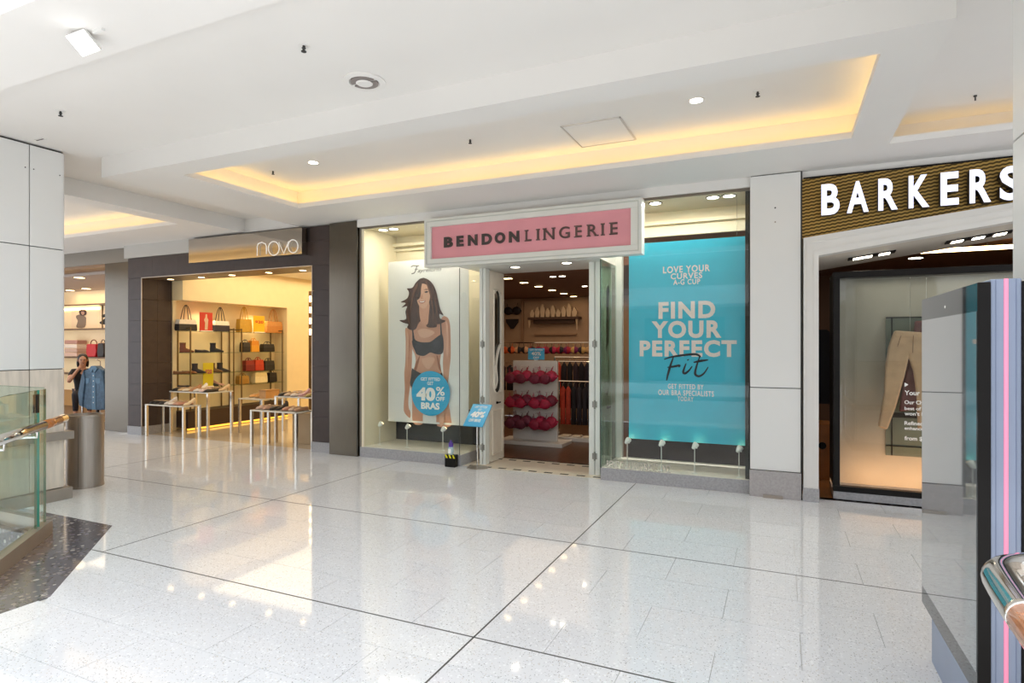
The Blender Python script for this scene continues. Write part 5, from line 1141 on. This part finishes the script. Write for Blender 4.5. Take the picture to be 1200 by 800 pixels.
for ri, z in enumerate((1.165, .795, .475)):
    for ci, x in enumerate((-3.66, -3.26)):
        for k in range(4):
            c = reds[(k + ri) % 4] if not (ri == 2 and ci == 0) else ['6a2438', '5a2030', '74283e', '6a2438'][k]
            bra(x + [.03, -.05, .05, -.02][k], UY - .07 - k * .05, z + .02 - [0, .03, .015, .05][k], c, '%s red bra on the %s peg of the %s row of the white stand' % (['rearmost', 'second', 'third', 'front'][k], ['left', 'right'][ci], ['top', 'middle', 'bottom'][ri]), 'red bras on the white stand', 1.3)
t = empty('stand_sign', (-3.42, UY, 1.272), 'small blue sign on top of the white display stand', 'sign')
MB().box(-3.555, -3.286, UY - .004, UY + .004, 1.285, 1.462).build('board', MATS['sign_blue'], t); MB().box(-3.45, -3.40, UY - .02, UY + .02, 1.2725, 1.285).build('foot', white_ink, t)
for s_, a, b, c, d in [('GET FITTED', -3.53, -3.31, 1.425, 1.448), ('40%', -3.50, -3.34, 1.35, 1.41), ('OFF', -3.47, -3.37, 1.30, 1.335)]: letter_mb(s_, a, b, c, d, UY - .0055, offset=.02).build('lettering', white_ink, t, fixn=False)
def rack(x0, x1, y, z, label):
    t = empty('garment_rail', ((x0 + x1) / 2, y, 0), label, 'rail')
    MB().tube([(x0, y, z), (x1, y, z)], .012, 6).build('bar', chrome, t)
    for x in (x0, x1): MB().tube([(x, y, 0), (x, y, z)], .012, 6).build('upright', chrome, t)
def fill(x0, x1, n, y, z, w, h, cols, lb, grp, kind='g'):
    for i in range(n):
        x = x0 + (x1 - x0) * (i + .5) / n; c = cols[i % len(cols)]
        l = 'garment %s along the %s' % (['at the left end', 'second', 'third', 'fourth', 'fifth', 'sixth', 'seventh', 'eighth', 'ninth', 'tenth', 'eleventh', 'twelfth', 'thirteenth', 'fourteenth'][i] + ('' if i == 0 else ' from the left'), lb)
        if kind == 'b': bra(x, y, z - .02, c, l.replace('garment', 'bra'), grp, 1.25)
        else: garment(x, y, z - .08, w, h, c, l, grp)
rack(-5.2, -3.0, 11.0, 1.56, 'long upper clothes rail across the back of the lingerie shop')
fill(-5.15, -3.05, 14, 11.0, 1.56, .15, .30, ['e0632c', '2a2226', 'e2b088', '1f1d24', '8e1830', 'a01c3a', 'c2285a', '241f24', 'b3203c', '7a1c5c', 'd8b06c', '2a2530', 'd0a878', 'd8704c'], 'upper rail across the back of the lingerie shop', 'garments on the back lingerie rail', 'b')
rack(-5.2, -3.0, 10.7, 1.20, 'long lower clothes rail across the back of the lingerie shop')
fill(-5.15, -3.05, 12, 10.7, 1.20, .16, .5, ['4a3034', '2b2228', '6b4a3c', '3a2a30', '241e24', '5b2030'], 'lower rail across the back of the lingerie shop', 'garments on the lower lingerie rail')
rack(-3.62, -2.95, 9.8, 1.30, 'clothes rail of dark garments at the right of the entrance view')
fill(-3.60, -2.97, 6, 9.8, 1.30, .105, .8, ['d8503a', '2b2228', '1d1a20', '3a2a34', '1f1b22', '2a2430'], 'dark rail right of the white stand', 'garments on the dark lingerie rail')
rack(-3.32, -2.72, 9.2, .92, 'short clothes rail beside the white stand')
fill(-3.30, -2.74, 6, 9.2, .92, .09, .62, ['c2422e', 'b8422e', '1f1b20', '2a232a', '241f26', '2e2730'], 'short rail beside the white stand', 'garments on the short lingerie rail')
t = empty('low_platform', (-2.95, 9.0, 0), 'low cream platform with folded goods beside the white stand', 'platform')
MB().box(-3.25, -2.6, 8.85, 9.12, 0, .06).build('deck', MATS['stand_white'], t, bev=.004)
for i in range(3): MB().box(-3.18 + i * .18, -3.04 + i * .18, 8.9, 9.02, .061, .09).build('folded_item', pm('pack_cream', 'd9c9b0', .7), t, bev=.01)
bra(-5.22, 11.53, 2.40, '231c20', 'black bra and briefs displayed high on the back wall of the lingerie shop', 'wall displayed lingerie', 1.5, briefs=True)
# moulded wall panel with a carved ledge at the back
t = empty('panel_moulding', (-4.3, 11.55, 1.5), 'moulded back wall panel with a carved ledge in the lingerie shop', 'moulding')
wm = pm('moulding_tan', 'a8866a', .5)
for a, b, c, d in [(-5.02, -3.5, 2.44, 2.48), (-5.02, -4.97, 1.6, 2.44), (-3.55, -3.5, 1.6, 2.44), (-4.72, -3.8, 1.72, 1.75)]: MB().box(a, b, 11.54, 11.6, c, d).build('moulding_strip', wm, t)
MB().box(-4.80, -3.70, 11.38, 11.6, 2.04, 2.09).build('ledge', pm('ledge_dark', '4b3224', .5), t)
MB().box(-4.70, -3.80, 11.45, 11.6, 1.96, 2.04).build('ledge_moulding', MATS['ledge_dark'], t)
for i in range(9):
    h_ = .16 + .14 * ((i * 37) % 5) / 5
    MB().loft([[(-4.72 + i * .115 + a * k, 11.46 + b * .03, z) for a, b in [(-1, -1), (1, -1), (1, 1), (-1, 1)]] for z, k in [(2.09, .035), (2.09 + h_ * .5, .055), (2.09 + h_, .012)]]).build('ornament', pm('ornament_cream', 'cdb496', .5), t)
for x, l in ((-4.78, .16), (-3.74, .22)):
    MB().tube([(x, 11.42, 2.04), (x, 11.42, 2.04 - l)], [.03, .008], 8).build('pendant', MATS['ornament_cream'], t)
